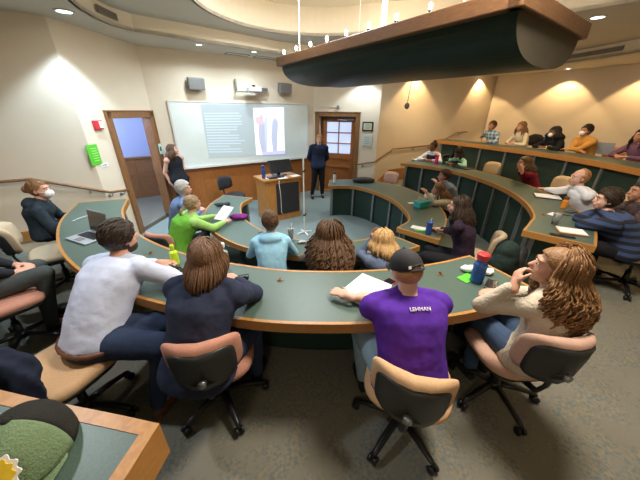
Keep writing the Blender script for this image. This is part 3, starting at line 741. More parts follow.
    if style in ('short', 'shortm', 'pony', 'bun', 'bald'):
        h3 = MB(); cnt = 0
        for k in range(900):
            if cnt > 210: break
            a = rnd.uniform(0, 2 * PI); e = rnd.uniform(-.35, 1.5)
            q0 = V((math.sin(a) * math.cos(e), math.cos(a) * math.cos(e), math.sin(e))); pts = []; okk = True
            fl = V((rnd.uniform(-.3, .3), -.5, -.55))
            for q in range(4):
                d_ = (q0 + fl * .17 * q).normalized(); c = V((d_.x * .077, d_.y * .097 - .012, d_.z * (.087 if d_.z > 0 or d_.y > .3 else .105) + .03))
                if capfun(*c) < 0: okk = False; break
                ex = th_ + .0035 + (.012 * max(0, d_.z) ** 2 if style in ('short', 'shortm') else 0) + (.01 * max(0, -d_.y) if style != 'bald' else 0)
                pts.append(hp(*(c + d_ * ex)))
            if okk: h3.tube(pts, [.003, .0045, .0042, .002], 4); cnt += 1
        h3.build('hair_strands', hc, t, smooth=True)
    if style == 'cap' or extra == 'cap':
        mb = MB(); prof = []
        for i in range(9):
            th = PI / 2 * i / 8; prof.append((.1 * math.cos(th), .092 * math.sin(th)))
        rs = []
        for i in range(10):
            th = PI / 2 * min(i / 9, .985); ring = []
            for j in range(32):
                a = 2 * PI * j / 32; lift = 0
                if i == 0 and abs(a - 1.5 * PI) < .42: lift = .035
                ring.append(hp(.089 * math.cos(th) * math.cos(a), -.01 + .112 * math.cos(th) * math.sin(a), .014 + .116 * math.sin(th) + lift * (1 - (abs(a - 1.5 * PI) / .42) ** 2) ** .5 if lift else .014 + .116 * math.sin(th)))
            rs.append(ring)
        mb.rings(rs); mb.ell(hp(0, -.01, .132), (.008, .008, .006))
        c = mb.build('baseball_cap', M['blackmat'], t, smooth=True)
        vis = MB(); rs = []
        for q in range(6):
            s_ = q / 5; r = []
            for j in range(17):
                a = PI * (.16 + .68 * j / 16); r.append(hp((.089 + .0 * s_) * math.cos(a) * (1 - .1 * s_), -.01 + (.108 + .075 * s_ * math.sin(a)) * math.sin(a), .036 - .012 * s_ - .10 * (math.cos(a) * .6) ** 2 * s_))
            rs.append(r)
        top_ = [[p + V((0, 0, .003)) for p in r] for r in rs]
        for r, r2 in zip(rs, top_): pass
        vs = [p for r in rs for p in r] + [p for r in top_ for p in r]; fs = []
        o_ = len(rs) * 17
        for i in range(5):
            for j in range(16): fs += [(i * 17 + j, i * 17 + j + 1, (i + 1) * 17 + j + 1, (i + 1) * 17 + j), (o_ + i * 17 + j, o_ + (i + 1) * 17 + j, o_ + (i + 1) * 17 + j + 1, o_ + i * 17 + j + 1)]
        vis.add(vs, fs); vis.build('brim', M['blackmat'], c, smooth=True)
        MB().tube([hp(.088 * math.cos(a), -.01 + .114 * math.sin(a), .014) for a in [1.5 * PI + k * .07 for k in range(-7, 8)]], .007, 6).build('strap', M['blackmat'], c)
        MB().box(hp(-.048, -.108, .036), (.018, .003, .016), HR_).build('badge', M['white'], c)
    if facial:
        for s in (-1, 1):
            e = MB().ell(hp(s * .030, .083, .008), (.010, .006, .0052), HR_).build('eye', M['eyew'], t, smooth=True)
            MB().ell(hp(s * .030, .089, .008), (.006, .005, .006), HR_).build('iris', M['eyed'], e, smooth=True)
            MB().cap(hp(s * .016, .093, .033), hp(s * .044, .083, .034), .004, .003).build('eyebrow', hc, t, smooth=True)
        if not mask:
            MB().cap(hp(-.02, .097, -.056), hp(.02, .097, -.056), .0055, .0055).build('mouth', M['lip'], t, smooth=True)
    if mask:
        f = MB().ell(hp(0, .073, -.042), (.054 * hs, .05 * hs, .05 * hs), HR_, 18, 12).build('face_mask', M['white'], t, smooth=True)
        for s in (-1, 1): MB().tube([hp(s * .045, .085, -.03), hp(s * .072, .03, -.01), hp(s * .078, -.01, .01)], .002, 5).build('ear_loop', M['white'], f)
    if beard:
        MB().ell(hp(0, .04, -.075), (.056, .062, .045), HR_, 18, 12).build('beard', hc, t, smooth=True)
    t['hd'] = 0; del t['hd']
    return dict(t=t, Hd=Hd, hp=hp, N=N, Hc=Hc, Sh=Sh, arms=arms, HR=HR_, loc=loc, up=up)

# ------------------------------------------------------------------ wall fittings
RBm = RB
def bx(name, s, t, z, d, m, parent=None, bev=0, R_=None): return MB().box(bq(s, t, z), d, RB).build(name, M[m] if isinstance(m, str) else m, parent, bev=bev)
def rel(root_loc): return -V(root_loc)
# whiteboard with the projected slide
wb0, wb1 = .36, LB - .23
t = thing('whiteboard', 'wide wall-mounted whiteboard with a projected slide, above the wood panelling', 'whiteboard')
bx('writing_surface', (wb0 + wb1) / 2, -.02, 1.765, (wb1 - wb0, .03, 1.40), 'board', t)
fr = MB()
for s0, s1, z0, z1 in [(wb0 - .02, wb1 + .02, 1.05, 1.075), (wb0 - .02, wb1 + .02, 2.455, 2.48), (wb0 - .03, wb0 + .01, 1.05, 2.48), (wb1 - .01, wb1 + .02, 1.05, 2.48)]: fr.box(bq((s0 + s1) / 2, -.025, (z0 + z1) / 2), (s1 - s0, .045, z1 - z0), RB)
fr.build('frame', M['alutrim'], t, bev=.003)
tr = MB().box(bq((wb0 + wb1) / 2, -.07, 1.045), (wb1 - wb0, .09, .02), RB).box(bq((wb0 + wb1) / 2, -.11, 1.055), (wb1 - wb0, .008, .035), RB).build('marker_tray', M['whitepl'], t)
slide = thing('x', 'x', 'x'); bpy.data.objects.remove(slide)
def em(name, c, s): return mat(name, tuple(x * .5 for x in c), .5, noise=(10, tuple(x * .48 for x in c)), emit=(c, s))
SLX0, SLX1 = 1.02, 2.98
def px2s(px, py):   # point on the board surface seen at a pixel
    d = fw + rr * ((px - 320) / FPX) - uu * ((py - 240) / FPX); o = V((0, 0, CAMH)); p0 = bq(0, -.037, 0)
    tt = (p0 - o).dot(nB) / d.dot(nB); p = o + d * tt; return (p - WBL).dot(dB), p.z
def patch(name, px, m, parent, t_=-.037, th=.002):
    P2 = [px2s(*q) for q in px]; f = [bq(s, t_, z) for s, z in P2]; b = [bq(s, t_ - th, z) for s, z in P2]; n = len(f)
    mb = MB(); mb.add(f + b, [tuple(range(n)), tuple(range(n, 2 * n))[::-1]] + [(i, (i + 1) % n, n + (i + 1) % n, n + i) for i in range(n)]); return mb.build(name, m, parent)
sl = patch('projected_slide', [(200, 104), (286, 105), (286, 154), (209, 158)], em('slide glow', (.46, .54, .56), .55), t)
ink = em('slide text glow', (.55, .68, .76), .68)
y = 113.5; r0 = random.Random(3)
lm = MB()
for k in range(15):
    x0 = 204 + k * .35; x1 = 240 + r0.uniform(-3, 5) - (14 if k in (7, 12) else 0)
    a = px2s(x0, y + 2.75 * k); b = px2s(x1, y + 2.75 * k - .35); c = (a[1] - b[1])
    p, q = bq(a[0], -.04, a[1]), bq(b[0], -.04, b[1])
    lm.box((p + q) / 2, ((q - p).length, .002, .022), Matrix(((q - p).normalized(), nB, V((0, 0, 1)))).transposed())
lm.build('slide_text', ink, sl)
ph = patch('slide_photo', [(253, 108), (283.5, 107.5), (284.5, 154), (256.5, 155)], em('slide photo glow', (1, .93, .93), 1.0), sl, -.04)
patch('slide_photo_figure', [(258, 122), (261, 113), (264, 122), (265, 135), (267, 153), (262, 154), (259, 140)], em('slide grey', (.5, .52, .66), .7), ph, -.043)
patch('slide_photo_figure', [(264, 119), (267, 116), (267.5, 134), (267, 152), (265, 152)], em('slide blue', (.5, .62, .85), .8), ph, -.043)
patch('slide_photo_figure', [(272, 122), (275, 117), (278, 122), (277.5, 135), (277, 152), (273, 152), (271, 137)], em('slide steel', (.5, .56, .72), .7), ph, -.043)
patch('slide_photo_accent', [(254.5, 117), (263, 117), (263.5, 124), (256, 124)], em('slide pink', (1, .45, .5), .9), ph, -.045)
patch('slide_photo_strip', [(262, 152), (284, 150), (284.5, 154), (262, 155)], em('slide violet', (.5, .5, 1), .9), ph, -.045)
# projector on its wall arm
t = thing('projector', 'white short-throw projector on a wall bracket above the whiteboard', 'projector')
ps, pz = px2s(250, 90)
MB().box(bq(ps, -.28, pz), (.30, .24, .10), RB).build('projector_body', M['whitepl'], t, bev=.02)
MB().lathe([(.04, 0), (.045, .02), (.03, .03)], bq(ps - .04, -.38, pz + .055)).build('lens', M['black'], t)
MB().box(bq(ps - .02, -.14, pz - .045), (.72, .05, .03), RB).box(bq(ps - .35, -.06, pz + .08), (.03, .09, .26), RB).box(bq(ps + .28, -.1, pz + .02), (.3, .06, .07), RB).build('wall_arm', M['metal'], t, bev=.004)
for lab, px in (('grey box speaker on the wall to the left of the projector', (195, 84)), ('grey box speaker on the wall to the right of the projector', (283, 88.5))):
    s, z = px2s(*px); t = thing('wall_speaker', lab, 'speaker', group='wall speakers')
    MB().box(bq(s, -.14, z), (.33, .16, .22), RB @ Matrix.Rotation(.18, 3, 'X')).build('cabinet', M['speaker'], t, bev=.012)
    MB().box(bq(s, -.04, z), (.08, .08, .05), RB).build('bracket', M['alutrim'], t)
# red fire alarm, green notice, white notice left of the left door
def lwq(s, t, z): p = WL + dL * s + nL * t; return V((p.x, p.y, z))
RLd = Matrix((dL, nL, V((0, 0, 1)))).transposed()
def wall_hit(px, py, a, n):
    d = fw + rr * ((px - 320) / FPX) - uu * ((py - 240) / FPX); o = V((0, 0, CAMH)); tt = (V((a.x, a.y, 0)) - V((0, 0, 0))).dot(n) - o.dot(n); p = o + d * (tt / d.dot(n)); return p
p = wall_hit(96.5, 125, WL, nL); 
t = thing('fire_alarm', 'red fire alarm strobe box beside the left door', 'fire alarm')
MB().box(p - nL * .025, (.16, .05, .14), RLd).build('housing', M['red'], t, bev=.008); MB().box(p - nL * .055 + dL * .03, (.06, .02, .1), RLd).build('strobe', M['white'], t, bev=.005)
p = wall_hit(94, 155, WL, nL)
t = thing('green_notice', 'bright green notice sheet taped left of the left door', 'sign')
MB().box(p - nL * .004, (.21, .006, .32), RLd).build('sheet', M['signgreen'], t)
mb = MB()
for k in range(6): mb.box(p - nL * .008 + V((0, 0, .10 - k * .038)) + dL * .02, (.12 - .02 * (k % 2), .002, .010), RLd)
mb.build('printed_lines', M['limeink'], t)
p = wall_hit(104.5, 165, WL, nL)
t = thing('white_notice', 'small white notice under the green one', 'sign')
MB().box(p - nL * .004, (.15, .006, .06), RLd).build('sheet', M['white'], t)
MB().box(p - nL * .008, (.09, .002, .012), RLd).build('printed_line', M['navytrs'], t)
p = lwq(1.70, -.06, 1.52)
t = thing('door_notice', 'small mint notice taped on the right jamb of the left door', 'sign')
MB().box(p, (.10, .004, .22), RLd).build('sheet', mat('mint card', (.45, .68, .58), .7, noise=(20, (.42, .64, .55))), t); MB().box(p - nL * .004, (.05, .002, .09), RLd).build('pictogram', M['navytrs'], t)
# right wall: frames, switch, sensor
t = thing('picture_frame', 'dark framed certificate on the wall right of the glazed door, upper of two', 'picture', group='frames by the door')
def frame(px, w_, h_, fm, im):
    p = wall_hit(px[0], px[1], WR, nR)
    MB().box(p - nR * .012, (w_, .024, h_), Rd).build('frame', M[fm], t, bev=.004); MB().box(p - nR * .026, (w_ - .07, .004, h_ - .07), Rd).build('print', im, t)
    mb = MB(); 
    for k in range(4): mb.box(p - nR * .029 + V((0, 0, (h_ - .12) * (.5 - (k + .5) / 4))), ((w_ - .16), .002, .008), Rd)
    mb.build('print_lines', M['speaker'], t)
frame((367.8, 126.5), .30, .24, 'black', mat('cream print', (.6, .62, .45), .6, noise=(20, (.5, .55, .4))))
t = thing('picture_frame', 'pale gilt framed print on the wall right of the glazed door, lower of two', 'picture', group='frames by the door')
frame((367.3, 140.5), .28, .33, 'alutrim', mat('pale print', (.52, .60, .58), .6, noise=(20, (.46, .54, .52))))
p = WCN + dR * .03; 
tag(MB().box(V((p.x, p.y, 1.32)) - nR * .02, (.05, .03, .12), Rd).build('light_switch', M['whitepl'], bev=.004), 'small wall switch between whiteboard and glazed door', 'switch')
t = thing('conduit_sensor', 'small sensor on a thin conduit above the glazed door', 'sensor')
p0, p1 = wall_hit(312.5, 150, WCN, nR), wall_hit(312.5, 106.5, WCN, nR); p2 = wall_hit(336, 107, WCN, nR)
MB().tube([p0 - nR * .015, p1 - nR * .015, p2 - nR * .015], .010, 6).build('conduit', M['alutrim'], t); MB().box(wall_hit(338.5, 107, WCN, nR) - nR * .03, (.07, .06, .09), Rd).build('sensor_head', M['speaker'], t, bev=.01)
# handrails
def rail(label, pts, posts):
    t = thing('handrail', label, 'handrail')
    MB().tube([V(p) for p in pts], .022, 10).build('rail', M['oakdark'], t, smooth=True)
    for i, f, n_ in posts:
        q = V(pts[i]).lerp(V(pts[i + 1]), f); mb = MB(); mb.tube([q - V((0, 0, .02)), q - V((0, 0, .07)) + V(n_) * .02, q - V((0, 0, .07)) + V(n_) * .075], .009, 6); mb.lathe([(.028, 0), (.03, .01)], q - V((0, 0, .07)) + V(n_) * .07, R=V(n_).to_track_quat('Z', 'Y').to_matrix()); mb.build('bracket', M['metal'], t)
def on(a, d, n, s, z): p = a + d * s - n * .085; return (p.x, p.y, z)
nl3 = -nin2 if nin2.dot(V((CX, CY, 0)) - WL) > 0 else nin2; nr3 = -nin if nin.dot(V((CX, CY, 0)) - WR) > 0 else nin
rail('wooden handrail along the left wall dropping to the open doorway', [on(WL, dL, nL, .46, .93), on(WL, dL, nL, .03, 1.0), on(WL, -dL3, nl3, .80, 1.34), on(WL, -dL3, nl3, 1.4, 1.34), on(WL, -dL3, nl3, 3.6, 1.34)], [(0, .3, nL), (0, .9, nL), (1, .3, nl3), (1, .9, nl3), (2, .8, nl3), (3, .3, nl3)])
rail('wooden handrail climbing the right wall beside the glazed door', [on(WR, -dR, nR, .50, .90), on(WR, -dR, nR, .02, 1.0), on(WR, dR3, nr3, .55, 1.33), on(WR, dR3, nr3, 2.35, 1.36), on(WR, dR3, nr3, 3.35, 1.70), on(WR, dR3, nr3, 3.9, 1.72)], [(0, .3, nR), (1, .2, nr3), (1, .95, nr3), (2, .5, nr3), (2, .9, nr3), (3, .6, nr3), (4, .4, nr3)])
# ceiling fittings
for i, (x, y, z) in enumerate(DOWN):
    if i in (0, 7): lab = ('recessed downlight in the soffit at upper left', 'recessed downlight in the ceiling beyond the hanging fixture')[i // 7]
    elif i in (1, 2, 3): lab = ('left one of the small soffit lights over the whiteboard', 'right one of the small soffit lights over the whiteboard', 'soffit light above the glazed door')[i - 1]
    else: continue
    t = thing('downlight', lab, 'ceiling light', (x, y, z), group='recessed downlights')
    r = .085 if i in (0, 7) else .055
    MB().lathe([(r * 1.3, 0), (r * 1.3, -.008), (r, -.012), (r, -.002)]).build('trim_ring', M['alutrim'], t, smooth=True); MB().lathe([(r * .98, -.001), (r * .98, -.006)]).build('lens', M['glow'], t)
for i, (x, y, z) in enumerate(WASH[:4]):
    t = thing('wall_washer', ['wall washer in the soffit near the hanging microphone', 'wall washer in the soffit behind the plaid shirt row', 'wall washer in the soffit above the mustard sweater', 'wall washer at the right edge of the soffit'][i], 'ceiling light', (x, y, z), group='wall washers')
    MB().lathe([(.09, 0), (.09, -.008), (.06, -.01), (.06, -.002)]).build('trim_ring', M['alutrim'], t, smooth=True); MB().lathe([(.058, -.001), (.058, -.005)]).build('lens', M['glow'], t)
def wall_vent(label, a, b, z, h):
    a, b = V(a), V(b); d = (b - a).normalized(); n = V((-d.y, d.x, 0))
    if n.dot(V((CX, CY, 0)) - a) < 0: n = -n
    Rv = Matrix((d, n, V((0, 0, 1)))).transposed(); t = thing('air_vent', label, 'vent'); c = (a + b) / 2; L = (b - a).length
    MB().box(c + n * .035 + V((0, 0, z)), (L, .02, h), Rv).build('frame', M['vent'], t, bev=.003)
    mb = MB(); k = int(L / .03)
    for i in range(k): mb.box(a.lerp(b, (i + .5) / k) + n * .047 + V((0, 0, z)), (.008, .008, h * .75), Rv)
    mb.build('louvres', M['speaker'], t)
wall_vent('long air vent in the cream fascia at upper left', (-3.10, 4.66, 0), (-3.112, 5.08, 0), 3.54, .09)
wall_vent('long air vent in the cream fascia at upper right', (5.98, 7.85, 0), (6.22, 6.75, 0), 3.535, .09)
t = thing('soffit_panel', 'flush access panels in the soffit over the whiteboard', 'panel')
for s, L in ((1.9, .5), (2.75, .9)):
    mb = MB(); c = bq(s, -.28, Z1 - .004)
    for dx, dy, sx, sy in ((0, .11, L, .012), (0, -.11, L, .012), (L / 2, 0, .012, .23), (-L / 2, 0, .012, .23)): mb.box(c + dB * dx + nB * dy, (sx, sy, .008), RB)
    mb.build('panel_edge', M['speaker'], t)
# hanging boat-shaped light fixture
AX = math.radians(126); ax = V((math.cos(AX), math.sin(AX), 0)); pp = V((math.cos(AX - PI / 2), math.sin(AX - PI / 2), 0))
FZ, FW, FL = 3.0, 1.56, 3.78
O = G(521, 7, FZ)
t = thing('hanging_light_fixture', 'long boat-shaped hanging light fixture, dark green hull under a wooden rim', 'light fixture', (O.x, O.y, FZ))
Rf = Matrix((pp, ax, V((0, 0, 1)))).transposed()
def hull(y0, y1, dep, w0=.03, n=22):
    mb = MB(); rs = []
    def sec(y): return [Rf @ V((w0 + (FW - 2 * w0) * (.5 - .5 * math.copysign(abs(math.cos(PI * j / n)) ** .8, math.cos(PI * j / n))), y, -dep * math.sin(PI * j / n) ** .85 + .002)) for j in range(n + 1)]
    return [sec(y0), sec((y0 + y1) / 2), sec(y1)]
h0 = hull(.035, FL - .62, .315, .06); h1 = hull(FL - .62, FL - .06, .275, .06)
MB().rings(h0).build('hull', M['boat'], t); MB().rings(h1).build('hull_end', M['boat'], t)
MB().rings([[p - ax * .006 for p in h0[0]], [p + ax * .002 for p in h0[0]]]).build('end_plate', M['boatend'], t)
mb = MB(); hgt = .13; wd = .10
for (x0, x1, y0, y1) in [(-.02, wd, 0, FL), (FW - wd, FW + .02, 0, FL), (-.02, FW + .02, -.02, wd), (-.02, FW + .02, FL - wd, FL)]:
    mb.box(Rf @ V(((x0 + x1) / 2, (y0 + y1) / 2, hgt / 2)), (x1 - x0, y1 - y0, hgt), Rf)
mb.build('rim', M['railwood'], t, bev=.01)
def bulb(x, y):
    c = Rf @ V((x, y, hgt)); b = MB().lathe([(.018, 0), (.02, .03), (.012, .035)], c).build('lamp_holder', M['black'], t); MB().ell(c + V((0, 0, .06)), (.018, .018, .032)).build('bulb', M['bulb'], b, smooth=True); q = V((O.x, O.y, FZ)) + c; lamp('POINT', (q.x, q.y, q.z + .14), 4, (1, .88, .7), size=.04)
y = .42
while y < FL: bulb(.05, y); y += .40
for y in (1.5, 2.7): bulb(FW - .05, y)
for x, y in ((.15, .55), (FW - .15, .55), (.15, FL - .5), (FW - .15, FL - .5)):
    c = Rf @ V((x, y, .1)); MB().tube([c, V((c.x, c.y, Z3 - FZ))], .006, 6).build('suspension_wire', M['white'], t)
c = Rf @ V((FW / 2 - .1, 2.0, 0)); MB().tube([V((c.x, c.y, 0)), V((c.x, c.y, Z3 - FZ))], .035, 14).build('conduit_stem', M['white'], t, smooth=True)
mb = MB(); 
lamp('AREA', (O.x + (Rf @ V((FW / 2, FL / 2, 0))).x, O.y + (Rf @ V((FW / 2, FL / 2, 0))).y, FZ + .17), 40, (1, .88, .70), target=(O.x + (Rf @ V((FW / 2, FL / 2, 0))).x, O.y + (Rf @ V((FW / 2, FL / 2, 0))).y, 6), size=1.0)
# hanging microphone
q = G(407, 106, 2.35); 
d = fw + rr * ((407 - 320) / FPX) - uu * ((106 - 240) / FPX); mp = V((0, 0, CAMH)) + d * 6.0
t = thing('hanging_microphone', 'small round hanging microphone on a cable below the light fixture', 'microphone', tuple(mp))
MB().ell((0, 0, 0), (.055, .055, .065)).build('ball', M['speaker'], t, smooth=True); MB().tube([(0, 0, .05), (.03, 0, .5), (.04, 0, Z2 - mp.z)], .006, 6).build('cable', M['black'], t)

# ------------------------------------------------------------------ front area: podium, mic stand, chair
O2 = G(268, 223, 0); e1 = (G(300, 216, 0) - O2); e1.z = 0; wdt = 1.0; e1 = e1.normalized(); e2 = V((-e1.y, e1.x, 0))
e1w, e2w = .86, .52
Rp = Matrix((e1, e2, V((0, 0, 1)))).transposed()
t = thing('lectern', 'golden oak lectern with a black equipment panel, carrying a monitor', 'lectern', (O2.x, O2.y, 0))
def pq(x, y, z): return Rp @ V((x, y, z))
MB().box(pq(e1w / 2, e2w / 2, .46), (e1w, e2w, .92), Rp).build('cabinet_body', M['oakpod'], t, bev=.01)
MB().box(pq(e1w * .62, -.008, .5), (e1w * .66, .02, .70), Rp).build('equipment_panel', M['blackmat'], t)
MB().box(pq(e1w / 2, e2w / 2, .945), (e1w + .08, e2w + .08, .05), Rp).build('lectern_top', M['oakpod'], t, bev=.012)
MB().tube([pq(.36, -.01, .96), pq(.30, -.06, .9), pq(.34, -.03, .6), pq(.34, -.03, .2), pq(.38, -.03, .14)], .008, 6).build('cable', M['alutrim'], t, smooth=True)
T0 = V((O2.x, O2.y, 0))
def onp(x, y, z): return T0 + pq(x, y, z)
m = thing('monitor', 'black flat monitor tilted back on the lectern', 'monitor', tuple(onp(.5, .25, .97)))
Rm = Rp @ Matrix.Rotation(-.55, 3, 'X')
MB().box(Rp @ V((0, .06, .01)), (.30, .2, .02), Rp).build('base', M['black'], m, bev=.005); MB().box(Rp @ V((0, .1, .12)), (.06, .05, .22), Rp).build('stand', M['black'], m)
MB().box(Rp @ V((.02, .03, .2)), (.54, .035, .30), Rm).build('screen', M['black'], m, bev=.008)
tag(MB().box(onp(.30, .1, .985), (.36, .15, .03), Rp).build('keyboard', M['black'], bev=.005), 'black keyboard in front of the lectern monitor', 'keyboard')
for x, y, a, lab in ((.2, .14, .2, 'loose white paper sheet on the left part of the lectern top'), (.42, .0, -.1, 'loose white paper sheet at the front of the lectern top'), (.76, .05, .3, 'loose white paper sheet on the right end of the lectern top')):
    tag(MB().box(onp(x, y, .973 + a * .005), (.22, .16, .003), Rp @ Matrix.Rotation(a, 3, 'Z')).build('paper_sheet', M['white']), lab, 'paper', 'papers on the lectern')
def bottle(label, p, r, h, body, lid, name='water_bottle', lidh=.03, cat='bottle', straw=False, neck=.6):
    t = thing(name, label, cat, tuple(p)); mb = MB().lathe([(r * .9, 0), (r, .01), (r, h * .72), (r * .95, h * .78), (r * neck, h * .86), (r * neck, h)], n=20); mb.build('bottle_body', M[body], t, smooth=False)
    if lid: MB().lathe([(r * neck * 1.15, h - .004), (r * neck * 1.2, h + lidh * .8), (r * neck * .9, h + lidh)], n=18).build('cap', M[lid], t)
    if straw: MB().tube([(0, 0, h * .5), (r * .3, 0, h + .07)], .004, 6).build('straw', M['white'], t)
    return t
M['bluebot'] = mat('blue metal bottle', (.02, .07, .25), .3, noise=(20, (.02, .06, .22)))
bottle('dark blue water bottle standing on the lectern', onp(.07, .2, .97), .04, .24, 'bluebot', 'bluebot', neck=.8)
# microphone stand
mp = G(304.5, 233, 0)
t = thing('microphone_stand', 'thin white microphone stand on the open floor', 'stand', tuple(mp))
MB().tube([(0, 0, .02), (0, 0, 1.52)], .014, 8).build('pole', M['alutrim'], t); MB().lathe([(.02, .0), (.03, .05), (.02, .06)]).build('hub', M['alutrim'], t)
for k in range(4): a = k * PI / 2 + .5; MB().tube([(0, 0, .04), (.16 * math.cos(a), .16 * math.sin(a), .012)], .014, 6).build('leg', M['white'], t)
for z in (.39, 1.27): MB().cap((0, 0, z), (.03, 0, z + .03), .022, .018).build('clamp', M['black'], t)
c = G(236, 214, 0)
chair('blackmat', 'black swivel chair standing empty between the lectern and the wood panelling', c.x, c.y, 0, -30, rot=20)
M['bt'] = M['black']

# ------------------------------------------------------------------ small things on desks
def laptop(label, c, yaw, m='silver', w_=.33, d_=.23, ang=105, screen='screen', lid=None):
    t = thing('laptop', label, 'laptop', tuple(c), math.radians(yaw))
    b = MB().box((0, 0, .008), (w_, d_, .014)).build('base', M[m], t, bev=.003); MB().box((0, .03, .0165), (w_ * .85, d_ * .45, .002)).build('keyboard', M['blackmat'], b); MB().box((0, -.07, .0165), (.1, .06, .0015)).build('trackpad', M['speaker'], b)
    a = math.radians(ang); Rl = Matrix.Rotation(PI / 2 - a + 0, 3, 'X'); c_ = V((0, d_ / 2, .014)) + Rl @ V((0, 0, d_ / 2))
    Rl = Matrix.Rotation(-(a - PI / 2), 3, 'X'); c_ = V((0, d_ / 2, .014)) + Rl @ V((0, 0, d_ / 2))
    l = MB().box(c_, (w_, .007, d_), Rl).build('lid', M[lid or m], t, bev=.002); MB().box(c_ + Rl @ V((0, -.0045, 0)), (w_ - .02, .001, d_ - .025), Rl).build('display', M[screen], l)
    return t
def paper(label, c, yaw, w_=.216, h_=.28, n=1, m='white', name='paper_sheet', cat='paper', lines=0, group=None, tk=.002):
    o = MB()
    for k in range(n): o.box((random.uniform(-.004, .004) * (k > 0), random.uniform(-.004, .004) * (k > 0), tk * (k + .5)), (w_, h_, tk * .9), Matrix.Rotation(random.uniform(-.02, .02) * (k > 0), 3, 'Z'))
    o = o.build(name, M[m], loc=c, rz=math.radians(yaw)); tag(o, label, cat, group)
    if lines:
        l = MB()
        for k in range(lines): l.box((0, h_ * (.38 - .76 * k / lines), tk * n + .0006), (w_ * .75, h_ * .012, .0006))
        l.build('printed_lines', M['speaker'], o)
    return o
def phone(label, c, yaw, m='black', w_=.075, h_=.15):
    t = thing('phone', label, 'phone', tuple(c), math.radians(yaw)); MB().box((0, 0, .005), (w_, h_, .009)).build('case', M[m], t, bev=.004); MB().box((0, 0, .0102), (w_ - .008, h_ - .012, .0012)).build('screen', M['screen'], t); return t
def pen(label, a, b, m='black', group=None):
    t = thing('pen', label, 'pen', tuple(a), 0, group); d = V(b) - V(a); MB().tube([(0, 0, 0), d * .1, d * .9, d], [.002, .005, .005, .003], 8).build('barrel', M[m], t); MB().tube([d * .5 + V((0, 0, .005)), d * .9 + V((0, 0, .006))], .0015, 5).build('clip', M['metal'], t)
def cup(label, c, r=.04, h=.15, m='clear', straw=True):
    t = thing('plastic_cup', label, 'cup', tuple(c)); MB().lathe([(r * .75, 0), (r, h), (r * .96, h), (r * .72, .006), (.002, .005)], n=22).build('cup_wall', M[m], t, smooth=True); MB().lathe([(r * 1.04, h), (r * 1.04, h + .008), (r * .6, h + .02)], n=22).build('lid', M['clear'], t)
    if straw: MB().tube([(0, 0, .02), (r * .4, 0, h + .08)], .004, 6).build('straw', M['white'], t)
z1, z2, z3 = D1 + .003, D2 + .003, D3 + .003
laptop('open silver laptop with a dark screen at the left end of the foreground desk', G(88, 238, z2), 38 - 62, ang=98)
pen('thin metallic pen lying left of the silver laptop', G(72, 221, z2 + .006), G(90, 215, z2 + .006), 'metal')
phone('black phone lying by the pen at the left end of the foreground desk', G(91, 214.5, z2), 60, w_=.05, h_=.08)
t = bottle('clear bottle of lime-green drink between the white-shirted man and navy blazer', G(176, 264, z2), .032, .15, 'lime', 'lime', neck=.45)
paper('bright green sticky note beside the white-shirted man\'s hands', G(146, 262, z2), 20, .10, .10, m='signgreen', name='sticky_note', cat='note')
phone('dark phone on the foreground desk by the lime drink', G(180, 272, z2), 50)
bottle('clear water bottle behind the navy blazer woman\'s shoulder', G(226, 268, z2), .033, .2, 'clear', 'white', neck=.45)
t = thing('sunglasses', 'dark folded sunglasses in front of the navy blazer woman', 'glasses', tuple(G(241, 279, z2 + .015)), .4)
for s in (-1, 1): MB().ell((s * .033, 0, 0), (.027, .01, .019)).build('lens', M['black'], t, smooth=True)
MB().tube([(-.06, .0, .01), (-.065, .05, 0), (-.03, .07, -.01), (.03, .07, -.01), (.065, .05, 0), (.06, 0, .01)], .003, 5).build('temples', M['black'], t)
for lab, q in (('small brass cable grommet in the middle of the foreground desk', (280, 280, z2)), ('small brass cable grommet in the foreground desk right of the black cap', (440, 274, z2)), ('small brass cable grommet at the left of the foreground desk', (151, 253, z2)), ('small brass cable grommet on the right-hand raised desk', (543, 215, z2))):
    g = G(*q); t = thing('cable_grommet', lab, 'grommet', tuple(g)); MB().lathe([(.022, -.001), (.026, .0), (.022, .005)]).build('ring', M['oakdark'], t); MB().box((0, 0, .006), (.02, .03, .008)).build('flap', M['black'], t)
paper('stack of white printed pages in front of the purple-shirted man', G(366, 291, z2), -38, .25, .33, n=8, lines=14, tk=.0025)
t = phone('black and red phone beside the purple-shirted man', G(387, 284, z2), -50, 'red')
bottle('blue water bottle with a red lid on the foreground desk', G(476, 281, z2), .047, .20, 'blue', 'red', lidh=.045, neck=.75)
paper('green card under the blue bottle on the foreground desk', G(467, 278, z2), 30, .14, .09, m='signgreen', name='card', cat='card')
def tissue(label, c, s):
    mb = MB(); r = random.Random(int(c.x * 997)); mb.ell((0, 0, s * .45), (s, s * .7, s * .45)); mb.ell((s * .6, s * .2, s * .5), (s * .5, s * .45, s * .4)); mb.ell((-s * .5, s * .1, s * .35), (s * .5, s * .6, s * .35))
    o = mb.blob('crumpled_napkin', M['white'], None, vox=.008, sm=2, disp=.02, dscale=.04); o.location = c; tag(o, label, 'napkin', 'crumpled napkins')
tissue('white crumpled napkin behind the blue red-lidded bottle', G(467, 271, z2), .055); tissue('white crumpled napkin to the right of the blue red-lidded bottle', G(487, 274, z2), .05)
phone('black phone right of the napkins near the cream sweater woman\'s elbow', G(491, 285, z2), -40)
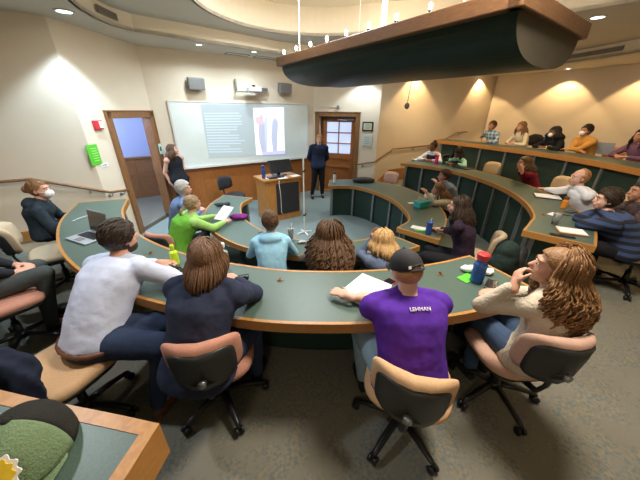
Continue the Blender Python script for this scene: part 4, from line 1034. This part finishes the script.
# inner left desk
paper('white sheet held over the desk by the lime-jacketed listener', G(224, 213, D1 + .14), -25, .20, .27, lines=8).rotation_euler.x = .55
t = MB().ell((0, 0, .04), (.13, .08, .045)).ell((.08, .03, .035), (.08, .06, .04)).blob('purple_scarf', cloth('purple knit', (.16, .02, .16)), None, vox=.01, sm=3, disp=.03, dscale=.06); t.location = G(238, 219, z1); tag(t, 'purple knitted scarf bundled on the innermost left desk', 'scarf')
t = MB().ell((0, 0, .03), (.12, .05, .03)).ell((.1, .04, .03), (.06, .06, .03)).blob('black_pouch', M['blackmat'], None, vox=.01, sm=3, disp=.02, dscale=.06); t.location = G(221, 206, z1); tag(t, 'small black pouch lying behind the white sheet on the inner desk', 'pouch')
cup('clear lidded cup with a straw beside the light blue hoodie', G(291, 239, z1))
t = thing('eyeglass_case', 'patterned black and white case lying right of the clear cup', 'case', tuple(G(302, 243, z1)), .3); MB().ell((0, 0, .02), (.07, .03, .02)).build('case_body', mat('black white checks', (.7, .72, .75), .6, stripes=((.02, .02, .03), ((0, 60, .5), (1, 60, .5)))), t, smooth=True); MB().cap((-.06, 0, .035), (.06, 0, .035), .004, .004).build('zip', M['black'], t)
pen('black pen on the inner desk left of the hoodie', G(258, 233, z1 + .005), G(263, 231.5, z1 + .005))
# inner right desk
bottle('black and white water bottle at the far left end of the inner right desk', G(334.5, 182.5, z1), .036, .21, 'white', 'black', neck=.8)
t = thing('shoulder_bag', 'black shoulder bag lying on the inner right desk by the glazed door', 'bag', tuple(G(363, 182, z1)), .1); MB().ell((0, 0, .05), (.28, .13, .065)).ell((.15, 0, .04), (.15, .1, .05)).blob('bag_body', M['blackmat'], t, vox=.015, sm=3, disp=.02); MB().tube([(-.2, -.1, .04), (0, -.16, .03), (.22, -.12, .03)], .012, 6).build('strap', M['black'], t)
bottle('tall blue tumbler with a straw at the near end of the inner right desk', G(428, 234, z1), .042, .17, 'bluebot', 'blue', straw=True, neck=.95, lidh=.012)
paper('white sheet with green printing beside the blue tumbler', G(419, 228, z1), 60, .12, .22, n=2); paper('lime green card by the blue tumbler', G(421, 230.5, z1 + .005), 75, .05, .18, m='signgreen', name='card', cat='card')
t = thing('takeout_bag', 'teal takeout bag with white paper on the inner right desk', 'bag', tuple(G(421, 207, z1)), .5); MB().box((0, 0, .06), (.22, .14, .12), taper=1.2).build('bag', M['teal'], t, bev=.01); MB().box((-.03, .02, .12), (.14, .01, .14), Matrix.Rotation(.4, 3, 'Y')).build('paper_insert', M['white'], t)
paper('white saucer-like napkin left of the teal takeout bag', G(411, 203, z1), 20, .12, .08, name='napkin', cat='napkin')
t = phone('brown phone by the dark-haired woman\'s elbow', G(433, 231, z1), 10, 'shoe')
# right-hand raised desk

# __PEOPLE__
# ------------------------------------------------------------------ people
def H(px, py, F, r, lo=.98, hi=1.27):
    "head position on the sight line at distance r from the room centre, height kept human"
    best = None
    for i in range(120):
        hh = lo + (hi - lo) * i / 119; g = G(px, py, F + hh); e = abs(math.hypot(g.x - CX, g.y - CY) - r)
        if best is None or e < best[0]: best = (e, hh, g)
    return dict(head=(best[2].x, best[2].y), hh=best[1], F=F)
def gp(*a): return tuple(G(*a))
cl = {}
def C(name, c, **k): cl[name] = cloth(name, c, **k); return cl[name]
# --- front row of the foreground desk
pm = G(96, 345, .93); hm = G(121, 238, 1.47)
person('bearded man in a pale blue shirt leaning on the desk by the lime drink', F=F2, pelvis=(-1.49, 1.345), head=(hm.x, hm.y), hh=1.10, belt=True, face=72, look=66, top=C('pale blue shirt', (.55, .60, .76), k=1.05), topname='dress_shirt', bottom='navytrs', shoe='shoe', hair=('shortm', 'dark'), bulk=1.2, belly=.015, beard=True,
       rh=gp(166, 270, 1.16), lh=gp(159, 264, 1.16), rpole=(.3, -.8, -.5), lpole=(-.6, .2, -.5), knees=((.50, .08, .57), (.42, .30, .57)), feet=((.42, -.02, .09), (.36, .40, .09)), vox=.010, pitch=-8, disp=.018)
person('woman in a dark navy blazer with long straight light brown hair', F=F2, pelvis=(-.72, 1.13), head=(-.68, 1.43), hh=1.13, face=84, look=92, female=True, top=C('navy blazer', (.022, .028, .055), k=1.3), topname='blazer', bottom='navytrs', hair=('long', 'mbrown', dict(len=.15, n=460, wave=.003, rad=.0042, amin=50, vol=.7, freq=.6, dome=.6)), bulk=1.22, long_top=True,
       rh=gp(236, 281, 1.16), lh=gp(226, 284, 1.15), vox=.010, rpole=(.5, -.2, -.8), lpole=(-.6, 0, -.7), knees=((.20, .36, .56), (-.1, .42, .56)), feet=((.2, .36, .09), (-.1, .40, .09)), disp=.02)
P_ = person('man in a purple t-shirt and black baseball cap reading printed pages', F=F2, pelvis=(.53, 1.09), head=(.505, 1.37), hh=1.09, face=100, look=112, top=C('purple cotton', (.075, .020, .27), k=1.2), topname='tshirt', sleeve=.42, bottom='ljeans', shoe='shoeb', hair=('cap', 'ginger'), skin='pale', bulk=1.2,
       lh=gp(348, 297, 1.17), rh=gp(374, 298, 1.16), lpole=(-.35, -.25, -1), rpole=(.35, -.3, -1), vox=.010, pitch=-22, disp=.02, knees=((.10, .42, .56), (-.16, .40, .56)))
# lettering on the back of the purple shirt
cu = bpy.data.curves.new('t', 'FONT'); cu.body = 'LEHMAN'; cu.size = .03; cu.extrude = .002; cu.align_x = 'CENTER'
to = bpy.data.objects.new('t', cu); COL.objects.link(to); dg = bpy.context.evaluated_depsgraph_get(); me = bpy.data.meshes.new_from_object(to.evaluated_get(dg)); bpy.data.objects.remove(to)
upv = P_['up']; bk = V((0, -1, 0)); bk = (bk - upv * bk.dot(upv)).normalized(); rx_ = upv.cross(bk).normalized()
shirt = [c for c in P_['t'].children if c.name.startswith('tshirt')][0]
st = P_['N'] - upv * .075 + bk * .5 - rx_ * .0
ok_, hitp, hitn, _ = shirt.ray_cast(st, -bk)
if ok_:
    nn = hitn.normalized(); ux = upv.cross(nn).normalized() * 1.0; uy = nn.cross(ux).normalized()
    me.transform(Matrix(((ux.x, uy.x, nn.x, hitp.x), (ux.y, uy.y, nn.y, hitp.y), (ux.z, uy.z, nn.z, hitp.z), (0, 0, 0, 1))) @ Matrix.Translation((0, 0, .006)))
    me.materials.append(M['white']); lt_ = bpy.data.objects.new('shirt_lettering', me); COL.objects.link(lt_); lt_.parent = shirt
person('woman in a cream cable-knit sweater with long auburn curls, hand at her chin', F=F2, pelvis=(1.34, 1.27), head=(1.34, 1.34), hh=1.13, face=112, long_top=True, look=150, female=True, top=C('cream knit', (.50, .44, .35), k=1.15, bs=60, b=.9), topname='sweater', bottom='denim', skin='light',
       hair=('curly', 'auburn', dict(len=.36, n=420, wave=.012, rad=.0048, amin=75, vol=2.3, freq=5)), bulk=1.0, lh=gp(515, 285, 1.42), rh=gp(500, 292, 1.18), lpole=(-.5, .5, -.9), rpole=(.5, .3, -.8), ld=(.5, .35, .75), ln=(-.7, .5, .2), lcurl=.7, vox=.010, pitch=8, disp=.016, knees=((.16, .30, .55), (-.02, .33, .55)), feet=((.14, .30, .09), (-.02, .30, .09)))
person('woman in a black hooded jacket and white face mask at the left end desk', **H(40, 190, F2, 3.84), face=32, look=12, female=True, top=C('black navy jacket', (.016, .025, .035), k=1.4), topname='jacket', hood=True, hair=('bun', 'lbrown', dict(pos=(0, -.13, .015))), skin='light', bottom='blacktrs', mask=True, bulk=1.12, lean=.04, rh=('l', .12, .30, .70), lh=('l', -.10, .28, .70))
person('person in black top and dark grey trousers, head cropped by the left edge', F=F2, pelvis=(-2.88, 1.80), head=(-2.90, 1.82), hh=1.17, face=50, look=40, top=C('black sweatshirt', (.015, .018, .022), k=1.4), topname='sweatshirt', bottom='greytrs', hair=('short', 'dark'), knees=((.16, .46, .60), (-.1, .44, .58)), rh=('l', .12, .30, .66), lh=('l', -.05, .32, .66), belly=.02)
# --- innermost left desk
person('lime jacketed woman with a low blonde ponytail holding a white sheet', **H(193, 204, 0, 2.28), face=42, vest=C('lime vest', (.12, .34, .035)), look=52, female=True, top=C('pale lime knit', (.28, .50, .13), k=1.15), topname='jacket', hair=('pony', 'dblonde', dict(len=.16, rad=.010)), bulk=1.14, rh=gp(225, 222, .82), lh=gp(215, 216, .82), vox=.012)
person('grey-haired listener in a slate blue shirt beyond the lime jacket', **H(184, 189, 0, 2.34), face=25, look=15, top=C('slate blue shirt', (.12, .17, .30)), topname='shirt', hair=('shortm', 'grey'), bulk=1.02, lean=.15)
person('boy in a pale blue hooded sweatshirt with short brown hair', **H(270, 222, 0, 2.28), face=98, look=108, top=C('pale blue fleece', (.26, .50, .66), k=1.2), topname='hoodie', hood=True, hair=('short', 'brown'), bulk=.93, vox=.011, skin='tan', lean=.2)
person('woman seen from behind with very long wavy brown hair, middle of the inner desk', **H(330, 234, 0, 2.32), face=95, look=95, female=True, top=C('taupe sweater', (.22, .18, .15)), topname='sweater', hair=('wavy', 'brown', dict(len=.46, n=320, wave=.016, rad=.0075, amin=60, vol=3.2, freq=4)), lean=.2)
person('blonde woman in a slate blue sweater resting her face on her hand', **H(382, 240, 0, 2.4), face=108, look=118, female=True, top=C('slate sweater', (.095, .125, .19), k=1.2), topname='sweater', hair=('wavy', 'blonde', dict(len=.17, n=140, wave=.006, rad=.009, amin=65, vol=1.3, freq=2)), lh=gp(372, 239, 1.0), ld=(.2, .1, .9), ln=(-.4, .9, 0), lean=.2, bulk=1.08)
# --- presenters
mf = G(318, 197, 0)
person('standing man in a dark navy suit and tie by the glazed door', F=0, pelvis=(mf.x, mf.y), head=(mf.x + .02, mf.y + .0), hh=1.60, face=-80, look=-88, stand=True, top=C('navy suit', (.014, .020, .045), k=1.4), topname='suit_jacket', long_top=True, bottom='blacktrs', hair=('short', 'ginger'), skin='pale', lh=('l', -.12, -.15, .92), rh=('l', .12, -.15, .92), rpole=(1, -.1, -.2), lpole=(-1, -.1, -.2), hs=1.0, bulk=1.15, feet=((.18, .02, .08), (-.13, -.03, .08)), knees=((.12, .04, .5), (-.11, .02, .5)))
wf = G(186, 218, 0); wz = G(173, 150, 1.5)
person('standing woman in a black sleeveless dress with dark wavy hair, looking up at the board', F=0, pelvis=(wz.x + .02, wz.y), head=(wz.x, wz.y), hh=1.5, face=-25, look=15, pitch=14, stand=True, female=True, top=C('black dress', (.010, .011, .014), k=1.4), topname='dress', sleeve=0, long_top=True, bottom='blacktrs', hair=('wavy', 'brown', dict(len=.24, n=120, wave=.006, rad=.008, amin=60, vol=1.2)), skin='light', lh=('l', -.20, -.06, .80), rh=('l', .20, -.08, .80), rpole=(.4, -.7, -.2), lpole=(-.4, -.7, -.2), hs=.97, bulk=1.2)
PM = [o for o in COL.objects if o.get('label', '').startswith('standing man')][0]
jk = [c for c in PM.children if c.name.startswith('suit_jacket')][0]
for nm, w0, w1, z0, z1, mt in (('shirt_front', .012, .05, 1.22, 1.44, 'white'), ('tie', .022, .015, 1.20, 1.43, 'blacktrs')):
    ok_, hp_, hn_, _ = jk.ray_cast(V((.0, .8, 1.34)), V((0, -1, 0)))
    y0 = (hp_.y if ok_ else .12) + (.012 if nm == 'tie' else .006)
    MB().add([(x, y0 + dy - (z - z0) * .16, z) for dy in (0, -.02) for x, z in ((-w0, z0), (w0, z0), (w1, z1), (-w1, z1))], [(0, 1, 2, 3), (7, 6, 5, 4), (0, 4, 5, 1), (1, 5, 6, 2), (2, 6, 7, 3), (3, 7, 4, 0)]).build(nm, M[mt], jk)
# --- inner right desk
person('woman with long dark brown hair in a dark floral top, inner right desk', **H(458, 206, 0, 2.42), face=150, look=155, female=True, top=C('plum floral', (.018, .010, .020), k=2.2, bs=30), topname='blouse', hair=('wavy', 'dark', dict(len=.30, n=130, wave=.006, rad=.009, amin=65, vol=1.25)), lean=.14, bottom='blacktrs', bulk=1.1, rh=gp(440, 230, .79), lh=gp(443, 232, .79))
person('woman in a cream sweater with brown hair tied by a white band, inner right desk', **H(438, 190, 0, 2.38), face=172, look=160, female=True, top=C('off white knit', (.62, .58, .48), k=1.1), topname='sweater', hair=('wavy', 'lbrown', dict(len=.24, n=90, wave=.006, rad=.009, amin=75, vol=1.1)), lh=gp(427, 193, .98), lean=.24)
person('young man in a grey-blue shirt resting his chin on his fists, inner right desk', **H(444, 176, 0, 2.42), face=180, look=172, top=C('grey blue tee', (.17, .22, .32)), topname='tshirt', sleeve=.4, hair=('short', 'brown'), lean=.24, lh=gp(436, 182, 1.0), rh=gp(437, 185, .98))
# --- raised right desk
person('woman with a top bun in a dark vest over white sleeves, raised right desk', **H(433, 147, F2, 3.82), face=225, look=215, female=True, top=C('white sleeves', (.6, .6, .66)), topname='shirt', vest=C('charcoal vest', (.03, .03, .045)), hair=('bun', 'dark', dict(pos=(0, -.05, .125))), skin='brown', lean=.2)
person('dark-haired person in a mint sweater bent over a laptop, raised right desk', **H(458, 153, F2, 3.8), face=212, look=215, pitch=-35, female=True, top=C('mint sweater', (.32, .60, .52), k=1.15), topname='sweater', hair=('wavy', 'black', dict(len=.16, n=80, wave=.006, rad=.009, amin=55)), skin='brown', lean=.22)
person('woman in a maroon sweater with long light brown hair, hands at her face', **H(524, 163, F2, 3.85), face=172, look=168, female=True, top=C('maroon sweater', (.17, .012, .028), k=1.3), topname='sweater', hair=('wavy', 'root', dict(len=.24, n=110, wave=.006, rad=.009, amin=65, vol=1.3, tip='root')), lh=gp(519, 170, F2 + 1.04), rh=gp(520, 168, F2 + 1.04), ld=(.1, .2, .9), rd=(-.1, .2, .9), lean=.25)
person('balding sandy-haired man in a white dress shirt with rolled sleeves, writing', **H(579, 178, F2, 3.72, hi=1.31), face=165, look=168, top=C('white dress shirt', (.74, .76, .84), k=1.04), topname='dress_shirt', hair=('bald', 'ginger'), skin='pale', bulk=1.1, rh=gp(543, 190, F2 + .79), lh=gp(571, 186, F2 + .95), lean=.22, belly=.02, bottom='blacktrs')
st_ = mat('striped knit', (.012, .014, .03), .9, stripes=((.035, .065, .16), ((2, 13, .5),)), bump=(200, .3))
person('dark-haired man in a navy and blue striped sweater with folded arms, raised right desk', **H(606, 200, F2, 3.74, hi=1.32), face=148, look=160, top=st_, topname='sweater', hair=('shortm', 'dark'), skin='pale', bulk=1.25, lean=.26, rh=('l', -.03, .27, .80), lh=('l', .03, .31, .81), rpole=(.8, .3, -.3), lpole=(-.8, .3, -.3), belly=.03, bottom='blacktrs', vox=.011)
person('dark-haired person in a black patterned top at the right edge, behind the striped sweater', **H(640, 192, F2, 4.15), face=160, look=165, female=True, top=C('black gold print', (.03, .02, .02), k=4), topname='blouse', hair=('bun', 'black'), skin='tan', lean=.12)
# --- back row on the right
pl_ = mat('blue plaid', (.10, .22, .38), .9, stripes=((.62, .70, .74), ((0, 11, .4), (2, 11, .4))), bump=(200, .3))
person('bearded man in a blue plaid shirt, left end of the back row', **H(492, 126, F3, 5.75), face=205, look=198, top=pl_, topname='plaid_shirt', hair=('short', 'brown'), lean=.2, skin='tan', rh=gp(481, 137, D3 + .1), vox=.013)
person('woman in a cream cardigan with long auburn hair, back row', **H(521, 127, F3, 5.8), face=195, look=188, female=True, top=C('cream cardigan', (.66, .58, .44), k=1.1), topname='cardigan', hair=('wavy', 'lbrown', dict(len=.26, n=90, wave=.005, rad=.009, amin=65)), lean=.2, vox=.013)
P21 = person('curly dark-haired person in a black jacket and white mask leaning on a fist, back row', **H(554, 133, F3, 5.75), face=190, look=184, female=True, top=C('black jacket', (.010, .011, .012), k=1.5), topname='jacket', hair=('curly', 'black', dict(len=.20, n=110, wave=.012, rad=.010, amin=60, vol=1.6)), skin='brown', mask=True, lean=.25, bulk=1.1, vox=.013)
person('short-haired person in a mustard sweater and white mask with arms folded, back row', **H(586, 131, F3, 5.75), face=185, look=182, top=C('mustard sweater', (.50, .25, .055), k=1.15), topname='sweater', hair=('short', 'dark'), skin='tan', mask=True, lean=.18, vox=.013, bulk=1.08, rh=('l', -.14, .33, .80), lh=('l', .12, .37, .81), rpole=(.8, .3, -.3), lpole=(-.8, .3, -.3))
person('dark-haired person in a plum top at the right end of the back row', **H(641, 136, F3, 5.85), face=185, look=180, female=True, top=C('plum top', (.12, .06, .10), k=1.5), topname='top', hair=('wavy', 'black', dict(len=.3, n=80, wave=.006, rad=.009, amin=60)), skin='tan', lean=.1, vox=.013)
# yellow emblem and pale print on the black jacket
def emblem(Pp, names, world, m, name, shape):
    pass

# ------------------------------------------------------------------ chairs
def ch(kind, label, x, y, F, face, rot=0): return chair(kind, label, x, y, F, face, rot)
ch('tan', 'tan swivel chair under the bearded man in the pale blue shirt', -1.59, 1.19, F2, 72, 0)
ch('pink', 'terracotta swivel chair under the navy blazer woman', -.69, 1.31, F2, 104, -14)
ch('tan', 'tan swivel chair under the purple t-shirt man, black back shell facing the camera', .54, 1.13, F2, 70, 12)
ch('rose', 'pinkish tan swivel chair under the auburn-curled woman', 1.31, 1.38, F2, 92, 40)
ch('pink', 'terracotta chair under the grey-trousered person at the left edge', -2.66, 1.82, F2, 60, 20)
c = G(33, 232, 1.08); ch('beige', 'beige chair behind the masked woman in the black hooded jacket', -2.98, 2.70, F2, 45, 0)
ch('pink', 'terracotta chair behind the lime-jacketed woman', -2.05, 3.45, 0, 75, 0)
ch('pink', 'terracotta chair behind the pale blue hoodie', -.68, 2.36, 0, 84, 0)
ch('rose', 'dusty pink chair behind the long wavy brown hair', .13, 2.25, 0, 92, 0)
ch('rose', 'dusty pink chair empty at the far side of the inner right desk', 1.72, 6.95, 0, 235, 0)
ch('beige', 'beige chair under the dark floral blouse woman', 2.12, 3.42, 0, 145, 0)
ch('beige', 'beige chair with a black jacket over it, behind the inner right desk', 2.05, 2.95, 0, 140, 30)
def pc(a, r, F, kind, label, rot=0, df=0): p = pol(r, a); return ch(kind, label, p.x, p.y, F, a + 180 + df, rot)
pc(22, 4.12, F2, 'beige', 'empty beige chair between the mint and maroon sweaters')
pc(1, 4.22, F2, 'beige', 'beige chair behind the maroon sweater woman')
pc(-31, 4.25, F2, 'beige', 'beige chair under the striped sweater man', 15)
pc(-15, 4.25, F2, 'beige', 'beige chair under the balding man in the white shirt')
pc(10, 6.1, F3, 'pink', 'terracotta chair right of the mustard sweater in the back row')
# garments and bags on chairs
def bagblob(name, label, cat, parts, m, loc, disp=.03, vox=.014, rz=0):
    mb = MB()
    for c, r in parts: mb.ell(c, r)
    o = mb.blob(name, m, None, vox=vox, sm=3, disp=disp, dscale=.09); o.location = loc; o.rotation_euler.z = rz; tag(o, label, cat); return o
bagblob('jacket', 'dark navy jacket draped over the chair at bottom left', 'jacket', [((0, 0, 0), (.26, .06, .17)), ((0, -.05, -.22), (.24, .05, .26)), ((.18, -.03, -.16), (.07, .05, .24)), ((0, .05, .06), (.22, .06, .10))], cloth('midnight nylon', (.007, .010, .022), k=1.6), (-1.50, .84, F2 + .78), rz=-.1)
bagblob('jacket', 'black jacket hung over the beige chair by the near end of the inner right desk', 'jacket', [((0, 0, 0), (.25, .07, .16)), ((0, .04, -.2), (.24, .06, .22))], M['blackmat'], (2.28, 2.72, .78), rz=.8)
t = bagblob('backpack', 'dark green backpack on the aisle step beyond the foreground desk', 'backpack', [((0, 0, .24), (.17, .12, .26)), ((0, .1, .16), (.13, .07, .15)), ((0, 0, .42), (.12, .09, .1))], cloth('forest nylon', (.009, .018, .016), k=1.5), tuple(pol(3.25, -59.5)[:2]) + (F2 + .38,), rz=.7)
bagblob('jacket', 'black puffer jacket piled on the desk beside the masked black jacket', 'jacket', [((0, 0, .13), (.30, .14, .15)), ((.2, 0, .1), (.2, .13, .12)), ((-.18, 0, .11), (.16, .13, .12))], M['blackmat'], tuple(G(533, 145, D3)), rz=.4)
tag(MB().rings([superring((0, 0), .10, .04, 0), superring((0, 0), .09, .035, .16), superring((.02, 0), .08, .03, .3)]).build('blue_pouch', mat('royal blue cloth', (.01, .13, .75), .7, noise=(20, (.01, .11, .65))), smooth=True, loc=tuple(G(545, 146, D3 + .0)), bev=0), 'royal blue cloth pouch standing by the black puffer jacket', 'pouch')
# things on the raised right-hand desks
M['pk'] = mat('magenta plastic', (.75, .02, .16), .3, noise=(20, (.7, .02, .3)))
bottle('red and magenta tumbler on the raised right desk by the bun-haired woman', G(436, 164, z2), .042, .2, 'pk', 'red', neck=.95, lidh=.02)
laptop('slate laptop with its lid toward the camera in front of the mint sweater', G(450, 165.5, z2), 40, m='speaker', ang=100)
laptop('dark closed-looking laptop on the raised right desk beside the mint sweater', G(466, 168.5, z2), 35, m='black', ang=150)
paper('open white pages before the bun-haired woman', G(423, 160, z2), 60, .3, .42, n=3)
t = thing('small_cup', 'mint paper cup at the far end of the raised right desk', 'cup', tuple(G(413, 161, z2))); MB().lathe([(.03, 0), (.04, .05), (.034, .05), (.02, .01)]).build('cup_wall', M['teal'], t); MB().lathe([(.041, .046), (.043, .05), (.036, .052)]).build('rim', M['white'], t)
def notebook(label, c, yaw, w_=.24, h_=.31, cover='blackmat', page='white'):
    t = thing('notebook', label, 'notebook', tuple(c), math.radians(yaw)); MB().box((0, 0, .006), (w_ + .02, h_ + .02, .01)).build('cover', M[cover], t, bev=.003); MB().box((0, 0, .015), (w_, h_, .008)).build('pages', M[page], t)
    return t
notebook('large white notebook in a black folder before the balding man', G(547, 197, z2), 62, .24, .32)
notebook('white notepad on an orange-edged folder before the striped sweater man', G(571, 232, z2), 66, .17, .24, cover='oakpod')
phone('dark tablet lying under the notepad before the striped sweater', G(562, 236, z2), 66, w_=.06, h_=.22)
bottle('small orange juice bottle between the balding man and the striped sweater', G(563, 208, z2), .035, .13, 'oj', 'shoe', neck=.7) if M.setdefault('oj', mat('orange juice', (.75, .27, .03), .3, noise=(20, (.7, .22, .02)))) else None
cup('clear empty cup on the raised right desk near its aisle end', G(554, 224, z2), straw=False, h=.12)
paper('small white and green wrapper behind the clear cup', G(553, 214, z2), 30, .16, .08, name='wrapper', cat='wrapper')
pen('black marker lying between cup and notepad', G(562, 214.5, z2 + .006), G(579, 217, z2 + .006))
phone('dark phone by the marker on the raised right desk', G(571, 212, z2), -70, w_=.08, h_=.16)
laptop('open pale blue-white laptop on the back row desk right of the mustard sweater', G(604, 154, z3), 115, m='silver', ang=100, lid='silver', screen='blueroom')
phone('phone held up by the person at the right end of the back row', G(627, 147, z3 + .12), 80)
# cap on the near desk
cc = G(31, 453, D3); cz = D3 + .003
t = thing('baseball_cap', 'olive green and black cap with a yellow flower patch on the near desk', 'cap', (cc.x, cc.y, cz), math.radians(204))
def domepts(a0, a1, k=1.0):
    rs = []
    for i in range(12):
        th = PI / 2 * min(i / 11, .985); rs.append([V((.092 * k * math.cos(th) * math.cos(a), .108 * k * math.cos(th) * math.sin(a), .125 * k * math.sin(th) ** .9)) for a in [a0 + (a1 - a0) * j / 24 for j in range(25)]])
    return rs
def sheet(rs, name, m, parent, th=.003):
    mb = MB(); n = len(rs[0]); vs = [p for r in rs for p in r]; fs = [(i * n + j, i * n + j + 1, (i + 1) * n + j + 1, (i + 1) * n + j) for i in range(len(rs) - 1) for j in range(n - 1)]
    mb.add(vs, fs); o = mb.build(name, m, parent, smooth=True); s = o.modifiers.new('s', 'SOLIDIFY'); s.thickness = th; return o
M['olive'] = cloth('olive twill', (.16, .235, .13), k=1.15, bs=200); M['capblack'] = cloth('black mesh', (.022, .022, .02), bs=300)
sheet(domepts(math.radians(8), math.radians(172)), 'front_panels', M['olive'], t); sheet(domepts(math.radians(172), math.radians(368)), 'rear_mesh', M['capblack'], t)
br = []
for q in range(6):
    s_ = q / 5; br.append([V(((.092 + .004 * s_) * math.cos(a), (.108 + .078 * s_ * math.sin(a)) * math.sin(a), .006 - .02 * 0 * s_)) for a in [PI * (.12 + .76 * j / 20) for j in range(21)]])
sheet(br, 'brim', M['olive'], t, .004)
MB().ell((0, 0, .125), (.009, .009, .006)).build('button', M['capblack'], t, smooth=True)
Rq = Matrix.Rotation(-PI / 2 + .75, 3, 'X')
pcn = V((0, .092, .070)); nq = V((0, .80, .60)); tq = V((1, 0, 0)); bq_ = nq.cross(tq)
mb = MB(); n = 72
for nm, R0, amp, off, mt in (('patch_edge', .042, .0035, .004, 'white'), ('patch_flower', .035, .003, .0065, 'gold')):
    mb = MB(); f = [pcn + nq * (off) + tq * math.cos(a) * (R0 + amp * math.cos(12 * a)) - bq_ * math.sin(a) * (R0 + amp * math.cos(12 * a)) for a in [2 * PI * j / n for j in range(n)]]
    mb.rings([[p - nq * .003 for p in f], f]); mb.build(nm, M[mt], t)
tag(MB().ell((0, 0, 0), (.02, .02, .02)).build('x', M['white']), 'x', 'x'); bpy.data.objects.remove(bpy.data.objects['x'])
# masked jacket emblem: small yellow badge and pale print, sewn on the jacket front
jk = [c for c in P21['t'].children if c.name.startswith('jacket')][0]
for nm, dx, dz, sx, sz, mt in (('badge', .11, -.16, .05, .065, 'gold'), ('chest_print', -.02, -.15, .10, .03, 'white')):
    st = P21['N'] + V((dx * -1 if nm == 'badge' else dx, .6, dz)); ok_, hp_, hn_, _ = jk.ray_cast(st, V((0, -1, 0)))
    if ok_:
        Rq = hn_.to_track_quat('Y', 'Z').to_matrix(); MB().box(hp_ + hn_ * .006, (sx, .006, sz), Rq).build(nm, M[mt], jk, bev=.002)
